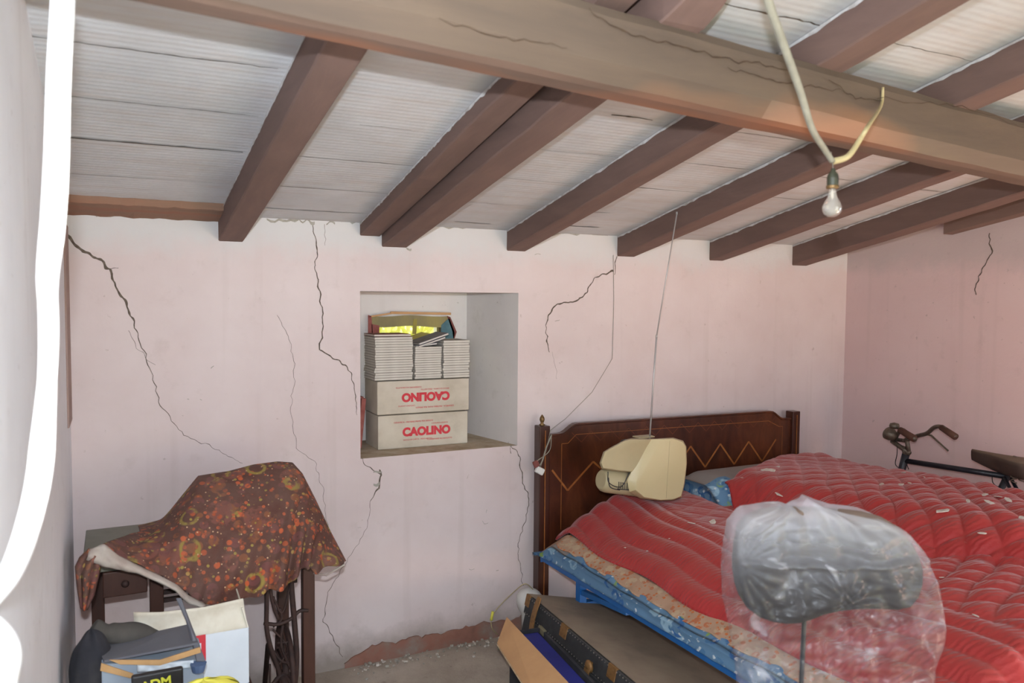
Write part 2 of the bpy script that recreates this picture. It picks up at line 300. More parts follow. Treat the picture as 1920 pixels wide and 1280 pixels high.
# ------------------------------------------------------------------ mesh helpers
class MB:
    def __init__(s): s.v = []; s.f = []; s.mi = []
    def face(s, pts, m=0):
        b = len(s.v); s.v += [tuple(p) for p in pts]; s.f.append(list(range(b, b+len(pts)))); s.mi.append(m)
    def box(s, c, d, m=0, rot=None, taper=None):
        b = len(s.v); c = Vector(c)
        for z in (-1, 1):
            for x, y in ((-1, -1), (1, -1), (1, 1), (-1, 1)):
                k = taper if (taper and z == 1) else 1
                p = Vector((x*d[0]/2*k, y*d[1]/2*k, z*d[2]/2))
                if rot is not None: p = rot @ p
                s.v.append(tuple(c+p))
        for q in ((0, 3, 2, 1), (4, 5, 6, 7), (0, 1, 5, 4), (1, 2, 6, 5), (2, 3, 7, 6), (3, 0, 4, 7)):
            s.f.append([b+i for i in q]); s.mi.append(m)
        return s
    def hexa(s, p, m=0):
        b = len(s.v); s.v += [tuple(q) for q in p]
        for q in ((0, 3, 2, 1), (4, 5, 6, 7), (0, 1, 5, 4), (1, 2, 6, 5), (2, 3, 7, 6), (3, 0, 4, 7)):
            s.f.append([b+i for i in q]); s.mi.append(m)
        return s
    def bar(s, a, b, wd, ht, m=0, up=(0, 0, 1)):
        a = Vector(a); b = Vector(b); d = (b-a).normalized(); u = Vector(up)
        r = d.cross(u).normalized(); u = r.cross(d)
        P = []
        for c in (a, b):
            P += [c-r*wd/2-u*ht/2, c+r*wd/2-u*ht/2, c+r*wd/2+u*ht/2, c-r*wd/2+u*ht/2]
        return s.hexa(P, m)
    def tube(s, pts, r, n=10, m=0, cap=True, closed=False):
        pts = [Vector(p) for p in pts]; k = len(pts); rr = r if isinstance(r, (list, tuple)) else [r]*k
        prev = None; b = len(s.v)
        for i, p in enumerate(pts):
            if closed: t = (pts[(i+1) % k]-pts[i-1]).normalized()
            else: t = (pts[min(i+1, k-1)]-pts[max(i-1, 0)]).normalized()
            if prev is None:
                a = Vector((0, 0, 1)) if abs(t.z) < .9 else Vector((1, 0, 0)); u = t.cross(a).normalized()
            else: u = (prev - t*prev.dot(t)).normalized()
            prev = u; v = t.cross(u)
            for j in range(n):
                th = 2*PI*j/n; s.v.append(tuple(p + (u*math.cos(th)+v*math.sin(th))*rr[i]))
        for i in range(k if closed else k-1):
            for j in range(n):
                a0 = b+i*n+j; a1 = b+i*n+(j+1) % n; i2 = (i+1) % k
                s.f.append([a0, a1, b+i2*n+(j+1) % n, b+i2*n+j]); s.mi.append(m)
        if cap and not closed:
            s.f.append([b+j for j in range(n)][::-1]); s.mi.append(m)
            s.f.append([b+(k-1)*n+j for j in range(n)]); s.mi.append(m)
        return s
    def loft(s, rings, m=0, cap=True):
        b = len(s.v); n = len(rings[0])
        for r in rings: s.v += [tuple(p) for p in r]
        for i in range(len(rings)-1):
            for j in range(n):
                s.f.append([b+i*n+j, b+i*n+(j+1) % n, b+(i+1)*n+(j+1) % n, b+(i+1)*n+j]); s.mi.append(m)
        if cap:
            s.f.append([b+j for j in range(n)][::-1]); s.mi.append(m)
            s.f.append([b+(len(rings)-1)*n+j for j in range(n)]); s.mi.append(m)
        return s
    def grid(s, fn, nu, nv, m=0):
        b = len(s.v)
        for i in range(nu+1):
            for j in range(nv+1): s.v.append(tuple(fn(i/nu, j/nv)))
        for i in range(nu):
            for j in range(nv):
                a = b+i*(nv+1)+j; s.f.append([a, a+nv+1, a+nv+2, a+1]); s.mi.append(m)
        return s
    def lathe(s, c, prof, n=24, m=0, rot=None):
        """prof: (r, z) list"""
        rings = []
        for r, z in prof:
            ring = []
            for j in range(n):
                p = Vector((max(r, 1e-4)*math.cos(2*PI*j/n), max(r, 1e-4)*math.sin(2*PI*j/n), z))
                if rot is not None: p = rot @ p
                ring.append(Vector(c)+p)
            rings.append(ring)
        return s.loft(rings, m)
    def build(s, name, mats, parent=None, smooth=False, bevel=0, solid=0, loc=None, sub=0, offset=-1):
        me = bpy.data.meshes.new(name); me.from_pydata(s.v, [], s.f)
        if not isinstance(mats, (list, tuple)): mats = [mats]
        for k in mats: me.materials.append(M[k] if isinstance(k, str) else k)
        me.polygons.foreach_set('material_index', s.mi)
        o = bpy.data.objects.new(name, me); C.objects.link(o)
        if smooth: me.polygons.foreach_set('use_smooth', [True]*len(me.polygons))
        if parent:
            o.parent = parent
            pw = PW.get(parent.name, Vector((0, 0, 0)))
            o.location = -pw; PW[o.name] = Vector((0, 0, 0))
        if solid:
            md = o.modifiers.new('solid', 'SOLIDIFY'); md.thickness = solid; md.offset = offset
        if bevel:
            md = o.modifiers.new('bevel', 'BEVEL'); md.width = bevel; md.segments = 3; md.limit_method = 'ANGLE'; md.angle_limit = math.radians(40)
            if not smooth:
                me.polygons.foreach_set('use_smooth', [True]*len(me.polygons))
                try:
                    md.harden_normals = True
                except Exception: pass
        if sub:
            md = o.modifiers.new('sub', 'SUBSURF'); md.levels = sub; md.render_levels = sub
        return o
PW = {}
def tag(o, label=None, cat=None, group=None, kind=None):
    if label: o['label'] = label
    if cat: o['category'] = cat
    if group: o['group'] = group
    if kind: o['kind'] = kind
    return o
def thing(name, loc, label, cat, group=None):
    o = bpy.data.objects.new(name, None); C.objects.link(o); o.location = loc; o.empty_display_size = .1
    PW[o.name] = Vector(loc); tag(o, label, cat, group); return o
def shift_to(o, origin):
    """move the object's origin to a point on the thing, mesh stays put"""
    d = Vector(origin); o.data.transform(Matrix.Translation(-d)); o.location = o.location + d; return o
def smoothpts(pts, n=6):
    pts = [Vector(p) for p in pts]; out = []
    P = [pts[0]*2-pts[1]] + pts + [pts[-1]*2-pts[-2]]
    for i in range(1, len(P)-2):
        for k in range(n):
            t = k/n; a, b, c, d = P[i-1], P[i], P[i+1], P[i+2]
            out.append(.5*((2*b)+(c-a)*t+(2*a-5*b+4*c-d)*t*t+(-a+3*b-3*c+d)*t**3))
    out.append(pts[-1]); return out

# ------------------------------------------------------------------ room shell
XL, XR = -0.144, 3.90
SL = math.tan(math.radians(10.32))
def ceil_z(y, z0=1.92): return z0 - SL*y
YB = -4.7
NX0, NX1, NZ0, NZ1 = 0.945, 1.705, 0.908, 1.630
def ribbon(mb, pts, wds, m, push, jag=.35, sub=10):
    """jagged strip through points on a surface; push moves it off the surface"""
    P = []
    for i in range(len(pts)-1):
        for k in range(sub):
            t = k/sub; p = Vector(pts[i]).lerp(Vector(pts[i+1]), t); P.append((p, wds[i]*(1-t)+wds[i+1]*t))
    P.append((Vector(pts[-1]), wds[-1]))
    nrm = Vector(push).normalized(); L = []; Rr = []
    tot = (Vector(pts[-1])-Vector(pts[0])).length
    for i, (p, wd) in enumerate(P):
        t = (P[min(i+1, len(P)-1)][0]-P[max(i-1, 0)][0]).normalized(); s = t.cross(nrm)
        j = s*noise.noise(p*38)*.010*jag*2.2
        wv = wd*(.55+.9*abs(noise.noise(p*61+Vector((3, 1, 2)))))+.0003
        L.append(p+j+s*wv/2+Vector(push)); Rr.append(p+j-s*wv/2+Vector(push))
    for i in range(len(P)-1): mb.face([L[i], L[i+1], Rr[i+1], Rr[i]], m)
wb = MB()
T = .45
def q(x0, x1, z0, z1, y=0, m=0): wb.face([(x0, y, z0), (x1, y, z0), (x1, y, z1), (x0, y, z1)], m)
q(XL-.2, NX0, -.1, 2.1); q(NX1, XR+.2, -.1, 2.1); q(NX0, NX1, -.1, NZ0); q(NX0, NX1, NZ1, 2.1)
# niche: splayed right cheek, back wall with the small window
BX0, BX1, BY = 0.955, 1.615, 0.40
WX0, WX1, WZ0, WZ1 = 1.12, 1.52, 1.24, 1.50
wb.face([(NX0, 0, NZ0), (NX0, 0, NZ1), (BX0, BY, NZ1), (BX0, BY, NZ0)], 1)
wb.face([(NX1, 0, NZ0), (BX1, BY, NZ0), (BX1, BY, NZ1), (NX1, 0, NZ1)], 1)
wb.face([(NX0, 0, NZ1), (NX1, 0, NZ1), (BX1, BY, NZ1), (BX0, BY, NZ1)], 1)
wb.face([(NX0, 0, NZ0), (BX0, BY, NZ0+.005), (BX1, BY, NZ0+.005), (NX1, 0, NZ0)], 2)
for a in ((BX0, WX0, NZ0, NZ1), (WX1, BX1, NZ0, NZ1), (WX0, WX1, NZ0, WZ0), (WX0, WX1, WZ1, NZ1)): q(*a, y=BY, m=1)
for a, b in (((WX0, WZ0), (WX1, WZ0)), ((WX1, WZ0), (WX1, WZ1)), ((WX1, WZ1), (WX0, WZ1)), ((WX0, WZ1), (WX0, WZ0))):
    wb.face([(a[0], BY, a[1]), (b[0], BY, b[1]), (b[0], .62, b[1]), (a[0], .62, a[1])], 1)
# outer skin so no light leaks in
def qo(x0, x1, z0, z1): wb.face([(x0, .62, z0), (x0, .62, z1), (x1, .62, z1), (x1, .62, z0)], 1)
qo(XL-.2, WX0, -.1, 2.3); qo(WX1, XR+.2, -.1, 2.3); qo(WX0, WX1, -.1, WZ0); qo(WX0, WX1, WZ1, 2.3)
def cr(pxs, wd, m=3, jag=.5, Y=0.0):
    pts = [onY(x, y, Y) for x, y in pxs]
    wds = wd if isinstance(wd, list) else [wd]*len(pts)
    ribbon(wb, pts, wds, m, (0, -.0012, 0), jag)
cr([(122, 437), (150, 465), (185, 487), (207, 504), (215, 535), (235, 570), (258, 625), (282, 690), (300, 760), (345, 815), (410, 845), (455, 868)],
   [.014, .012, .010, .014, .006, .009, .004, .003, .003, .0025, .002, .001])
cr([(207, 504), (222, 502)], .002); cr([(240, 620), (262, 660), (290, 685)], .0015)
cr([(588, 418), (595, 470), (590, 500), (600, 540), (606, 600), (600, 655), (622, 668), (652, 690), (662, 715), (667, 745), (668, 778)], [.003, .005, .004, .006, .006, .008, .007, .006, .004, .004, .002])
cr([(608, 420), (610, 460)], .0015)
cr([(520, 590), (545, 640), (553, 700), (545, 770), (556, 840), (590, 865), (606, 920), (615, 1010)], .0016)
cr([(1150, 508), (1115, 520), (1100, 548), (1085, 562), (1045, 570), (1030, 585), (1022, 610), (1026, 640), (1030, 660)], [.012, .005, .007, .010, .008, .010, .004, .007, .005])
cr([(1156, 480), (1153, 515)], [.006, .004]); cr([(1034, 660), (1042, 685), (1044, 710)], .001)
cr([(675, 858), (690, 875), (712, 890)], [.003, .004, .006]); cr([(714, 880), (710, 915), (695, 940), (688, 990), (645, 1060), (615, 1110), (606, 1160), (625, 1195), (641, 1232)],
   [.010, .008, .002, .0018, .0018, .0022, .003, .003, .0025])
cr([(958, 836), (975, 856), (980, 905), (992, 930), (988, 965), (970, 1025), (975, 1065), (980, 1098)], [.004, .005, .006, .006, .004, .003, .003, .002])
cr([(955, 836), (958, 850)], .003)
# chipped plaster along the top of the wall
for x0, x1, yy in ((560, 590, 414), (612, 628, 416), (180, 250, 402), (335, 395, 405), (500, 560, 412), (760, 772, 460), (828, 930, 424), (1020, 1140, 437), (640, 672, 412)):
    ribbon(wb, [onY(x0, yy, 0), onY(x1, yy+2, 0)], [.008, .016], 4, (0, -.0016, 0), 1.0, 8)
ribbon(wb, [onY(700, 884, 0), onY(716, 886, 0)], [.012, .006], 4, (0, -.0016, 0), .8, 6)
ribbon(wb, [onY(700, 908, 0), onY(712, 906, 0)], [.010, .016], 4, (0, -.0016, 0), .8, 6)
for (x, y) in ((395, 690), (1003, 480), (1040, 600), (350, 752), (375, 751), (910, 960), (1440-560, 1065), (930, 1070), (1405-500, 975)):
    ribbon(wb, [onY(x, y, 0), onY(x+random.uniform(3, 14), y+random.uniform(-5, 6), 0)], [.003, .004], 4, (0, -.001, 0), .8, 4)
wall_back = wb.build('wall_back', ['wall', 'niche', 'sill', 'crack', 'lime']); tag(wall_back, kind='structure', label='pink cracked plaster wall with a deep niche')
# worn red skirting strip
sk = MB()
N = 60
for i in range(N):
    xa, xb = .87 + (1.80-.87)*i/N, .87+(1.80-.87)*(i+1)/N
    ha = lambda x: .075 - .05*max(0, 1-(x-.87)/.12) + .018*noise.noise(Vector((x*14, 0, 0))) + .010*noise.noise(Vector((x*55, 3, 0)))
    za, zb = ha(xa), ha(xb); y = -.008
    sk.face([(xa, y, 0), (xb, y, 0), (xb, y, zb), (xa, y, za)]); sk.face([(xa, y, za), (xb, y, zb), (xb, 0.001, zb), (xa, 0.001, za)])
tag(sk.build('baseboard_back', 'skirt'), kind='structure', label='worn brick red skirting band')
rbm = MB(); rr_ = random.Random(4)
for k in range(150):
    x = rr_.uniform(.9, 1.75); y = -.012-abs(rr_.gauss(0, .05)); sz = rr_.uniform(.002, .007)*(1.6 if rr_.random() < .1 else 1)
    rbm.box((x, y, .004+sz*.4), (sz*1.6, sz*1.3, sz), m=rr_.choice((0, 0, 1)), rot=Matrix.Rotation(rr_.uniform(0, 3), 3, 'Z') @ Matrix.Rotation(rr_.uniform(-.6, .6), 3, 'X'))
tag(rbm.build('plaster_rubble', ['lime', 'plasterflake']), 'grey plaster crumbs and dust heaped along the foot of the back wall', 'rubble', kind='stuff')
wr = MB(); wr.face([(XR, .62, -.1), (XR, YB, -.1), (XR, YB, 3), (XR, .62, 2.2)])
def crx(pxs, wd, m=1):
    ribbon(wr, [onX(x, y, XR) for x, y in pxs], [wd]*len(pxs), m, (-.0012, 0, 0), .6)
crx([(1855, 437), (1859, 475), (1835, 518), (1828, 552)], .007)
tag(wr.build('wall_right', ['wall_r', 'crack']), kind='structure', label='shaded dull pink side wall')
wl = MB(); wl.face([(XL, .62, -.1), (XL, .62, 2.3), (XL, YB, 3), (XL, YB, -.1)])
tag(wl.build('wall_left', 'wall_l'), kind='structure', label='pale plaster side wall')
tb = MB(); tb.box((XL+.003, -.13, 1.50), (.006, .22, .70)); tag(tb.build('trim_1', 'cornerboard', bevel=.001), kind='structure', label='brown board on the side wall')
wf = MB()  # wall behind the camera with the doorway the daylight comes through
wf.face([(XL, YB, -.1), (XL, YB, 3), (1.1, YB, 3), (1.1, YB, -.1)]); wf.face([(2.7, YB, -.1), (2.7, YB, 3), (XR, YB, 3), (XR, YB, -.1)])
wf.face([(1.1, YB, 2.15), (1.1, YB, 3), (2.7, YB, 3), (2.7, YB, 2.15)])
tag(wf.build('wall_front', 'wall'), kind='structure')
fl = MB(); fl.grid(lambda u, v: (XL-.1+(XR-XL+.2)*u, YB+(.7-YB)*v, .0+.004*noise.noise(Vector((u*30, v*30, 0)))), 60, 60)
tag(fl.build('floor', 'floor', smooth=True), kind='structure', label='dusty concrete floor')
# ceiling of hollow tiles with open joints
ce = MB(); ce.face([(XL-.1, .63, ceil_z(.63)), (XR+.1, .63, ceil_z(.63)), (XR+.1, YB, ceil_z(YB)), (XL-.1, YB, ceil_z(YB))], 0)
ce.face([(XL-.1, .63, ceil_z(.63)+.06), (XL-.1, YB, ceil_z(YB)+.06), (XR+.1, YB, ceil_z(YB)+.06), (XR+.1, .63, ceil_z(.63)+.06)], 0)
random.seed(11)
rows = [-.12, -.39, -.70, -1.0, -1.31, -1.62, -1.93, -2.24, -2.55, -2.86, -3.17]
gaps = {(0, -1.31): (.0, .25), (0, -.70): (.0, 1)}
bays = [(XL, .37), (.47, .94), (1.16, 1.64), (1.74, 2.25), (2.36, 2.84), (2.94, 3.44), (3.56, XR)]
for y in rows:
    for bi, (xa, xb) in enumerate(bays):
        n = 14; yo = y + random.uniform(-.03, .03); thick = random.choice([.003, .004, .004, .006, .011]);
        if bi == 0 and y == -.70: thick = .016
        if bi == 0 and y == -1.0: thick = .005
        if random.random() < .12 and bi: continue
        a, b = (0, 1) if thick > .0035 or random.random() < .6 else sorted((random.random(), random.random()))
        if thick == .011: a = random.uniform(0, .6); b = a + random.uniform(.2, .4)
        thick *= 1.35; p = []
        for k in range(4):
            x = xa+(xb-xa)*(a+(b-a)*k/3); yy = yo + random.uniform(-.004, .004); p.append((x, yy, ceil_z(yy)))
        ribbon(ce, p, [thick*.6, thick, thick*random.uniform(.5, 1.3), thick*.4], 1, (0, 0, -.0015), .3, 8)
ceil = ce.build('ceiling', ['ceiling', 'crack', 'lime']); tag(ceil, kind='structure', label='whitewashed sloping tile ceiling')
# wall plate timber, left bay
wp = MB(); p0, p1 = XL, .385
rings = []
for i in range(25):
    x = p0+(p1-p0)*i/24; j = .006*noise.noise(Vector((x*20, 0, 0))); j2 = .006*noise.noise(Vector((x*26, 4, 0)))
    rings.append([(x, -.001, 1.895+j), (x, -.085, 1.908+j2), (x, -.15+j, 1.925+j2), (x, -.165+j, 1.955), (x, 0.0, 1.93)])
wp.loft([[Vector(p) for p in r] for r in rings]); 
tag(wp.build('trim_2', 'plate', smooth=False), kind='structure', label='worn wooden wall plate above the left corner')

# ------------------------------------------------------------------ rafters and cross beam
rb = M['rafter']
def rafter(xw0, xw1, xb, zb, yend, label, wid=None, hgt=.115, round_end=False):
    """xw0..xw1 at the wall, xb centre at the cross beam"""
    wd = (xw1-xw0)*(wid or 1); xc = (xw0+xw1)/2; mb = MB(); rings = []
    n = 40; y0 = -.0
    for i in range(n+1):
        y = y0 + (yend-y0)*i/n; x = xc + (xb-xc)*(y/-1.65)
        zbtm = zb - SL*y; ztop = ceil_z(y)-.002
        k = 1
        if round_end and i > n-4: k = (1, .9, .75, .45)[i-(n-3)] if i >= n-3 else 1
        a = .0025*noise.noise(Vector((x*9, y*9, 1))); b = .0035*noise.noise(Vector((x*7, y*11, 5)))
        c = .004
        zm = ztop - (ztop-zbtm)*k if round_end else zbtm
        zm += b
        h = wd/2*k
        rings.append([(x-h+a, y, ztop), (x-h+a, y, zm+c), (x-h+c+a, y, zm), (x+h-c+b, y, zm), (x+h+b, y, zm+c), (x+h+b, y, ztop)])
    mb.loft([[Vector(p) for p in r] for r in rings])
    for j in (0, 5):
        sgn = -1 if j == 0 else 1
        for i in range(n):
            for q_ in range(4):
                def ep(t, dz): 
                    a_ = Vector(rings[i][j]).lerp(Vector(rings[i+1][j]), t); return a_ + Vector((sgn*.0012, 0, -dz))
                hh = [.010*abs(noise.noise(Vector((ep(t, 0).x*3, ep(t, 0).y*31, j)))) + (.006 if j == 0 else .002) for t in (q_/4, (q_+1)/4)]
                mb.face([ep(q_/4, 0), ep((q_+1)/4, 0), ep((q_+1)/4, hh[1]), ep(q_/4, hh[0])], 1)
    o = mb.build('ceiling_rafter', ['rafter', 'paintedge']); shift_to(o, (xc, 0, 1.9))
    tag(o, label, 'rafter', 'ceiling rafters'); return o
rafter(.377, .470, .445, 1.820, -3.2, 'brown rafter above the draped table, the nearest to the left corner')
rafter(.945, 1.035, .945, 1.866, -2.04, 'left rafter of the touching pair above the wall niche, its lower face set higher')
rafter(1.041, 1.155, 1.085, 1.822, -2.12, 'right rafter of the touching pair above the wall niche, the lower one', round_end=True)
rafter(1.642, 1.742, 1.60, 1.826, -4.6, 'brown rafter meeting the wall just right of the niche')
rafter(2.259, 2.366, 2.20, 1.820, -4.6, 'brown rafter that the television antenna points up to')
rafter(2.851, 2.945, 2.76, 1.815, -4.6, 'brown rafter passing behind the bare light bulb')
rafter(3.454, 3.570, 3.34, 1.806, -4.6, 'brown rafter ending at the wall just left of the room corner')
mb = MB(); p = [onX(1787, 443, XR-.01), onX(2100, 350, XR-.01)]
y0_, y1_ = -.655, -4.6
P8 = []
for y in (y0_, y1_): P8 += [(XR-.075, y, 1.832-SL*y), (XR-.001, y, 1.832-SL*y), (XR-.001, y, ceil_z(y)-.003), (XR-.075, y, ceil_z(y)-.003)]
o = mb.hexa(P8).build('ceiling_rafter', 'rafter', bevel=.003)
tag(shift_to(o, (XR-.04, y0_, 2)), 'short brown rafter end lying against the side wall at the far right', 'rafter', 'ceiling rafters')
def beam_ring(x):
    yf = -1.97 + .092*(x-.87); zt = 2.183 - .0150*(x-.87); zb_ = 2.034 - .022*(x-.87)
    a = .006*noise.noise(Vector((x*5, 0, 0))); b = .005*noise.noise(Vector((x*7, 9, 0)))
    ch = .040 + .006*noise.noise(Vector((x*3, 2, 0)))
    return [(x, yf+.01, zt+a), (x, yf, zt-.02+a), (x, yf+b*.5, zb_+ch), (x, yf+.030, zb_+.006+a*.5), (x, yf+.050, zb_), (x, yf+.098, zb_-.002+b*.4), (x, yf+.125, zb_+.02), (x, yf+.13, zt-.01), (x, yf+.12, zt)]
mb = MB(); rings = [[Vector(p) for p in beam_ring(XL-.02+(XR-XL+.04)*i/120)] for i in range(121)]
b0 = len(mb.v); n = 9
for r in rings: mb.v += [tuple(p) for p in r]
for i in range(120):
    for j in range(n):
        mb.f.append([b0+i*n+j, b0+i*n+(j+1) % n, b0+(i+1)*n+(j+1) % n, b0+(i+1)*n+j])
        x = rings[i][0].x; mb.mi.append(1 if (j == 2 and x > 1.35) else (3 if j in (3, 4, 5) or False else 0))
def beam_front(x, z): yf = -1.97+.092*(x-.87); return Vector((x, yf, z))
def bpx(px, py):
    d = ray(px, py); s = (-1.97-.092*.87-CAM.y)/(d.y-.092*d.x); return CAM + d*s
for pts, wd in (([(1100, 22), (1180, 68), (1260, 84), (1340, 107), (1420, 120), (1480, 135)], .0022), ([(1360, 130), (1440, 150), (1500, 162), (1580, 172)], .0018),
                ([(1550, 150), (1600, 185), (1650, 190)], .002), ([(1640, 185), (1800, 200), (1920, 240)], .0012), ([(820, 40), (960, 75), (1060, 90)], .0014)):
    ribbon(mb, [bpx(*q_) for q_ in pts], [wd*.9]+[wd*1.8]*(len(pts)-2)+[wd*.7], 2, (0, -.0065, 0), .4)
beam = mb.build('ceiling_beam', ['beam', 'beamlt', 'beamdk', 'beambot'])
tag(shift_to(beam, (1.8, -1.9, 2.1)), 'thick weathered wooden cross beam carrying the rafters', 'beam')

# ------------------------------------------------------------------ electric flex, bulb
bulb = thing('hanging_light_bulb', atD(1562, 300, 1.70), 'bare clear light bulb in a dark socket hanging from the wire at the cross beam', 'light bulb')
T_ = 1.70
s_ = 35*T_/F/2
cb = atD(1560, 390, T_); R_ = s_
mb = MB(); zt = R_*1.55
prof = [(R_*.36, R_*2.15), (R_*.40, R_*1.6), (R_*.52, R_*1.1), (R_*.80, R_*.62), (R_*.97, R_*.22), (R_, 0), (R_*.95, -.32*R_), (R_*.78, -.64*R_), (R_*.45, -.9*R_), (.0, -R_)]
mb.lathe(cb, prof, 28); mb.build('bulb', 'glass', bulb, smooth=True)
mb = MB(); mb.lathe(cb, [(R_*.10, R_*2.1), (R_*.16, R_*1.2), (.0, R_*.9)], 10); mb.build('filament_stem', 'paper', bulb, smooth=True)
mb = MB(); mb.lathe(cb, [(R_*.62, R_*2.05), (R_*.66, R_*2.15), (R_*.66, R_*2.35), (R_*.6, R_*2.4)], 20); mb.build('socket_ring', 'brass', bulb, smooth=False)
mb = MB(); mb.lathe(cb, [(R_*.58, R_*2.35), (R_*.6, R_*3.2), (R_*.5, R_*3.6), (R_*.28, R_*3.9), (R_*.2, R_*4.2)], 20); mb.build('socket', 'socket', bulb, smooth=False)
mb = MB(); mb.tube([cb+Vector((0, 0, R_*4.0)), atD(1561, 303, T_), atD(1558, 285, T_+.01)], .0012, 6); mb.build('hanging_wire', 'chrome', bulb)
mb = MB()
pts = [(1432, -60, 1.35), (1440, 0, 1.40), (1468, 80, 1.47), (1500, 170, 1.55), (1522, 240, 1.62), (1545, 278, 1.68), (1561, 303, T_+.006)]
pp = smoothpts([atD(*p) for p in pts], 8); mb.tube(pp, [.0088-.0028*i/len(pp) for i in range(len(pp))], 12)
o = mb.build('electric_flex', 'flex', smooth=True)
tag(shift_to(o, atD(1440, 0, 1.4)), 'thick off-white flex coming down across the beam to the light bulb', 'electric wire')
mb = MB(); pn = bpx(1642, 200)
pp = smoothpts([atD(1561, 303, T_+.018), atD(1590, 293, 1.72), atD(1612, 262, 1.74), atD(1628, 236, 1.75), pn+Vector((0, -.016, 0)), bpx(1650, 165)+Vector((0, -.009, 0))], 6)
mb.tube(pp, [.0075-.0045*i/len(pp) for i in range(len(pp))], 10); o = mb.build('electric_flex', 'flexyellow', smooth=True)
tag(shift_to(o, pn), 'short yellowed flex curving from the bulb up to a nail on the beam', 'electric wire')
# sunlit white cable hanging close by on the left
mb = MB()
pts = [(119, -40), (117, 20), (110, 150), (106, 300), (99, 420), (89, 520), (91, 600), (90, 680), (83, 790), (72, 900), (48, 1000), (18, 1075), (-25, 1130)]
wds = [40, 40, 40, 42, 40, 32, 32, 30, 42, 42, 42, 40, 40]
tt = 1.0
p3 = [atD(x, y, tt+.0*i) for i, (x, y) in enumerate(pts)]
sp = smoothpts(p3, 6); wr_ = [wds[min(i//6, len(wds)-1)]*tt/F/2 for i in range(len(sp))]
wr2 = [sum(wr_[max(0, i-3):i+4])/len(wr_[max(0, i-3):i+4]) for i in range(len(sp))]
mb.tube(sp, wr2, 14); o = mb.build('hanging_cable', 'whitecable', smooth=True)
tag(shift_to(o, sp[0]), 'white sunlit cable hanging down the far left edge and curving away at its lower end', 'cable')
mb = MB(); sp = smoothpts([atD(-60, 1150, 1.0), atD(-14, 1180, 1.0), atD(10, 1225, 1.0), atD(4, 1290, 1.0), atD(0, 1400, 1.0)], 6)
mb.tube(sp, [.012 + .006*math.sin(i/len(sp)*PI) for i in range(len(sp))], 12); o = mb.build('hanging_cable', 'whitecable', smooth=True)
tag(shift_to(o, sp[0]), 'blurred white cable end in the lower left corner of the view', 'cable')
# thin wires on the wall and the switch
mb = MB(); sw = [onY(1150, 478, -.004), onY(1151, 560, -.004), onY(1149, 640, -.004), onY(1148, 672, -.004), onY(1110, 735, -.03), onY(1060, 785, -.06), onY(1032, 806, -.115), onY(1024, 845, -.125), onY(1012, 880, -.125)]
mb.tube(sw, .0013, 6); o = mb.build('wall_wire', 'flex'); tag(shift_to(o, sw[0]), 'thin wire running down the wall from a rafter to the left bed post', 'electric wire')
sp0 = onY(1012, 882, -.135)
swt = thing('pendant_switch', sp0, 'white pear switch dangling beside the left bed post', 'switch')
mb = MB(); mb.box(sp0+Vector((0, 0, .0)), (.045, .02, .032), rot=Matrix.Rotation(.5, 3, 'Y')); mb.build('switch_body', 'whitebucket', swt, bevel=.006)
mb = MB(); mb.box(sp0+Vector((-.02, 0, .033)), (.026, .016, .03), rot=Matrix.Rotation(-.4, 3, 'Y')); mb.build('plug', 'redcover', swt, bevel=.004)
mb = MB(); mb.tube(smoothpts([onY(1034, 815, -.13), onY(1024, 840, -.135), onY(1016, 866, -.135), sp0+Vector((-.01, 0, .02))]), .0035, 8); mb.tube(smoothpts([onY(1034, 815, -.13), onY(1030, 845, -.135), onY(1004, 866, -.14), sp0+Vector((-.015, 0, .03))]), .002, 8)
mb.build('switch_flex', 'flex', swt, smooth=True)

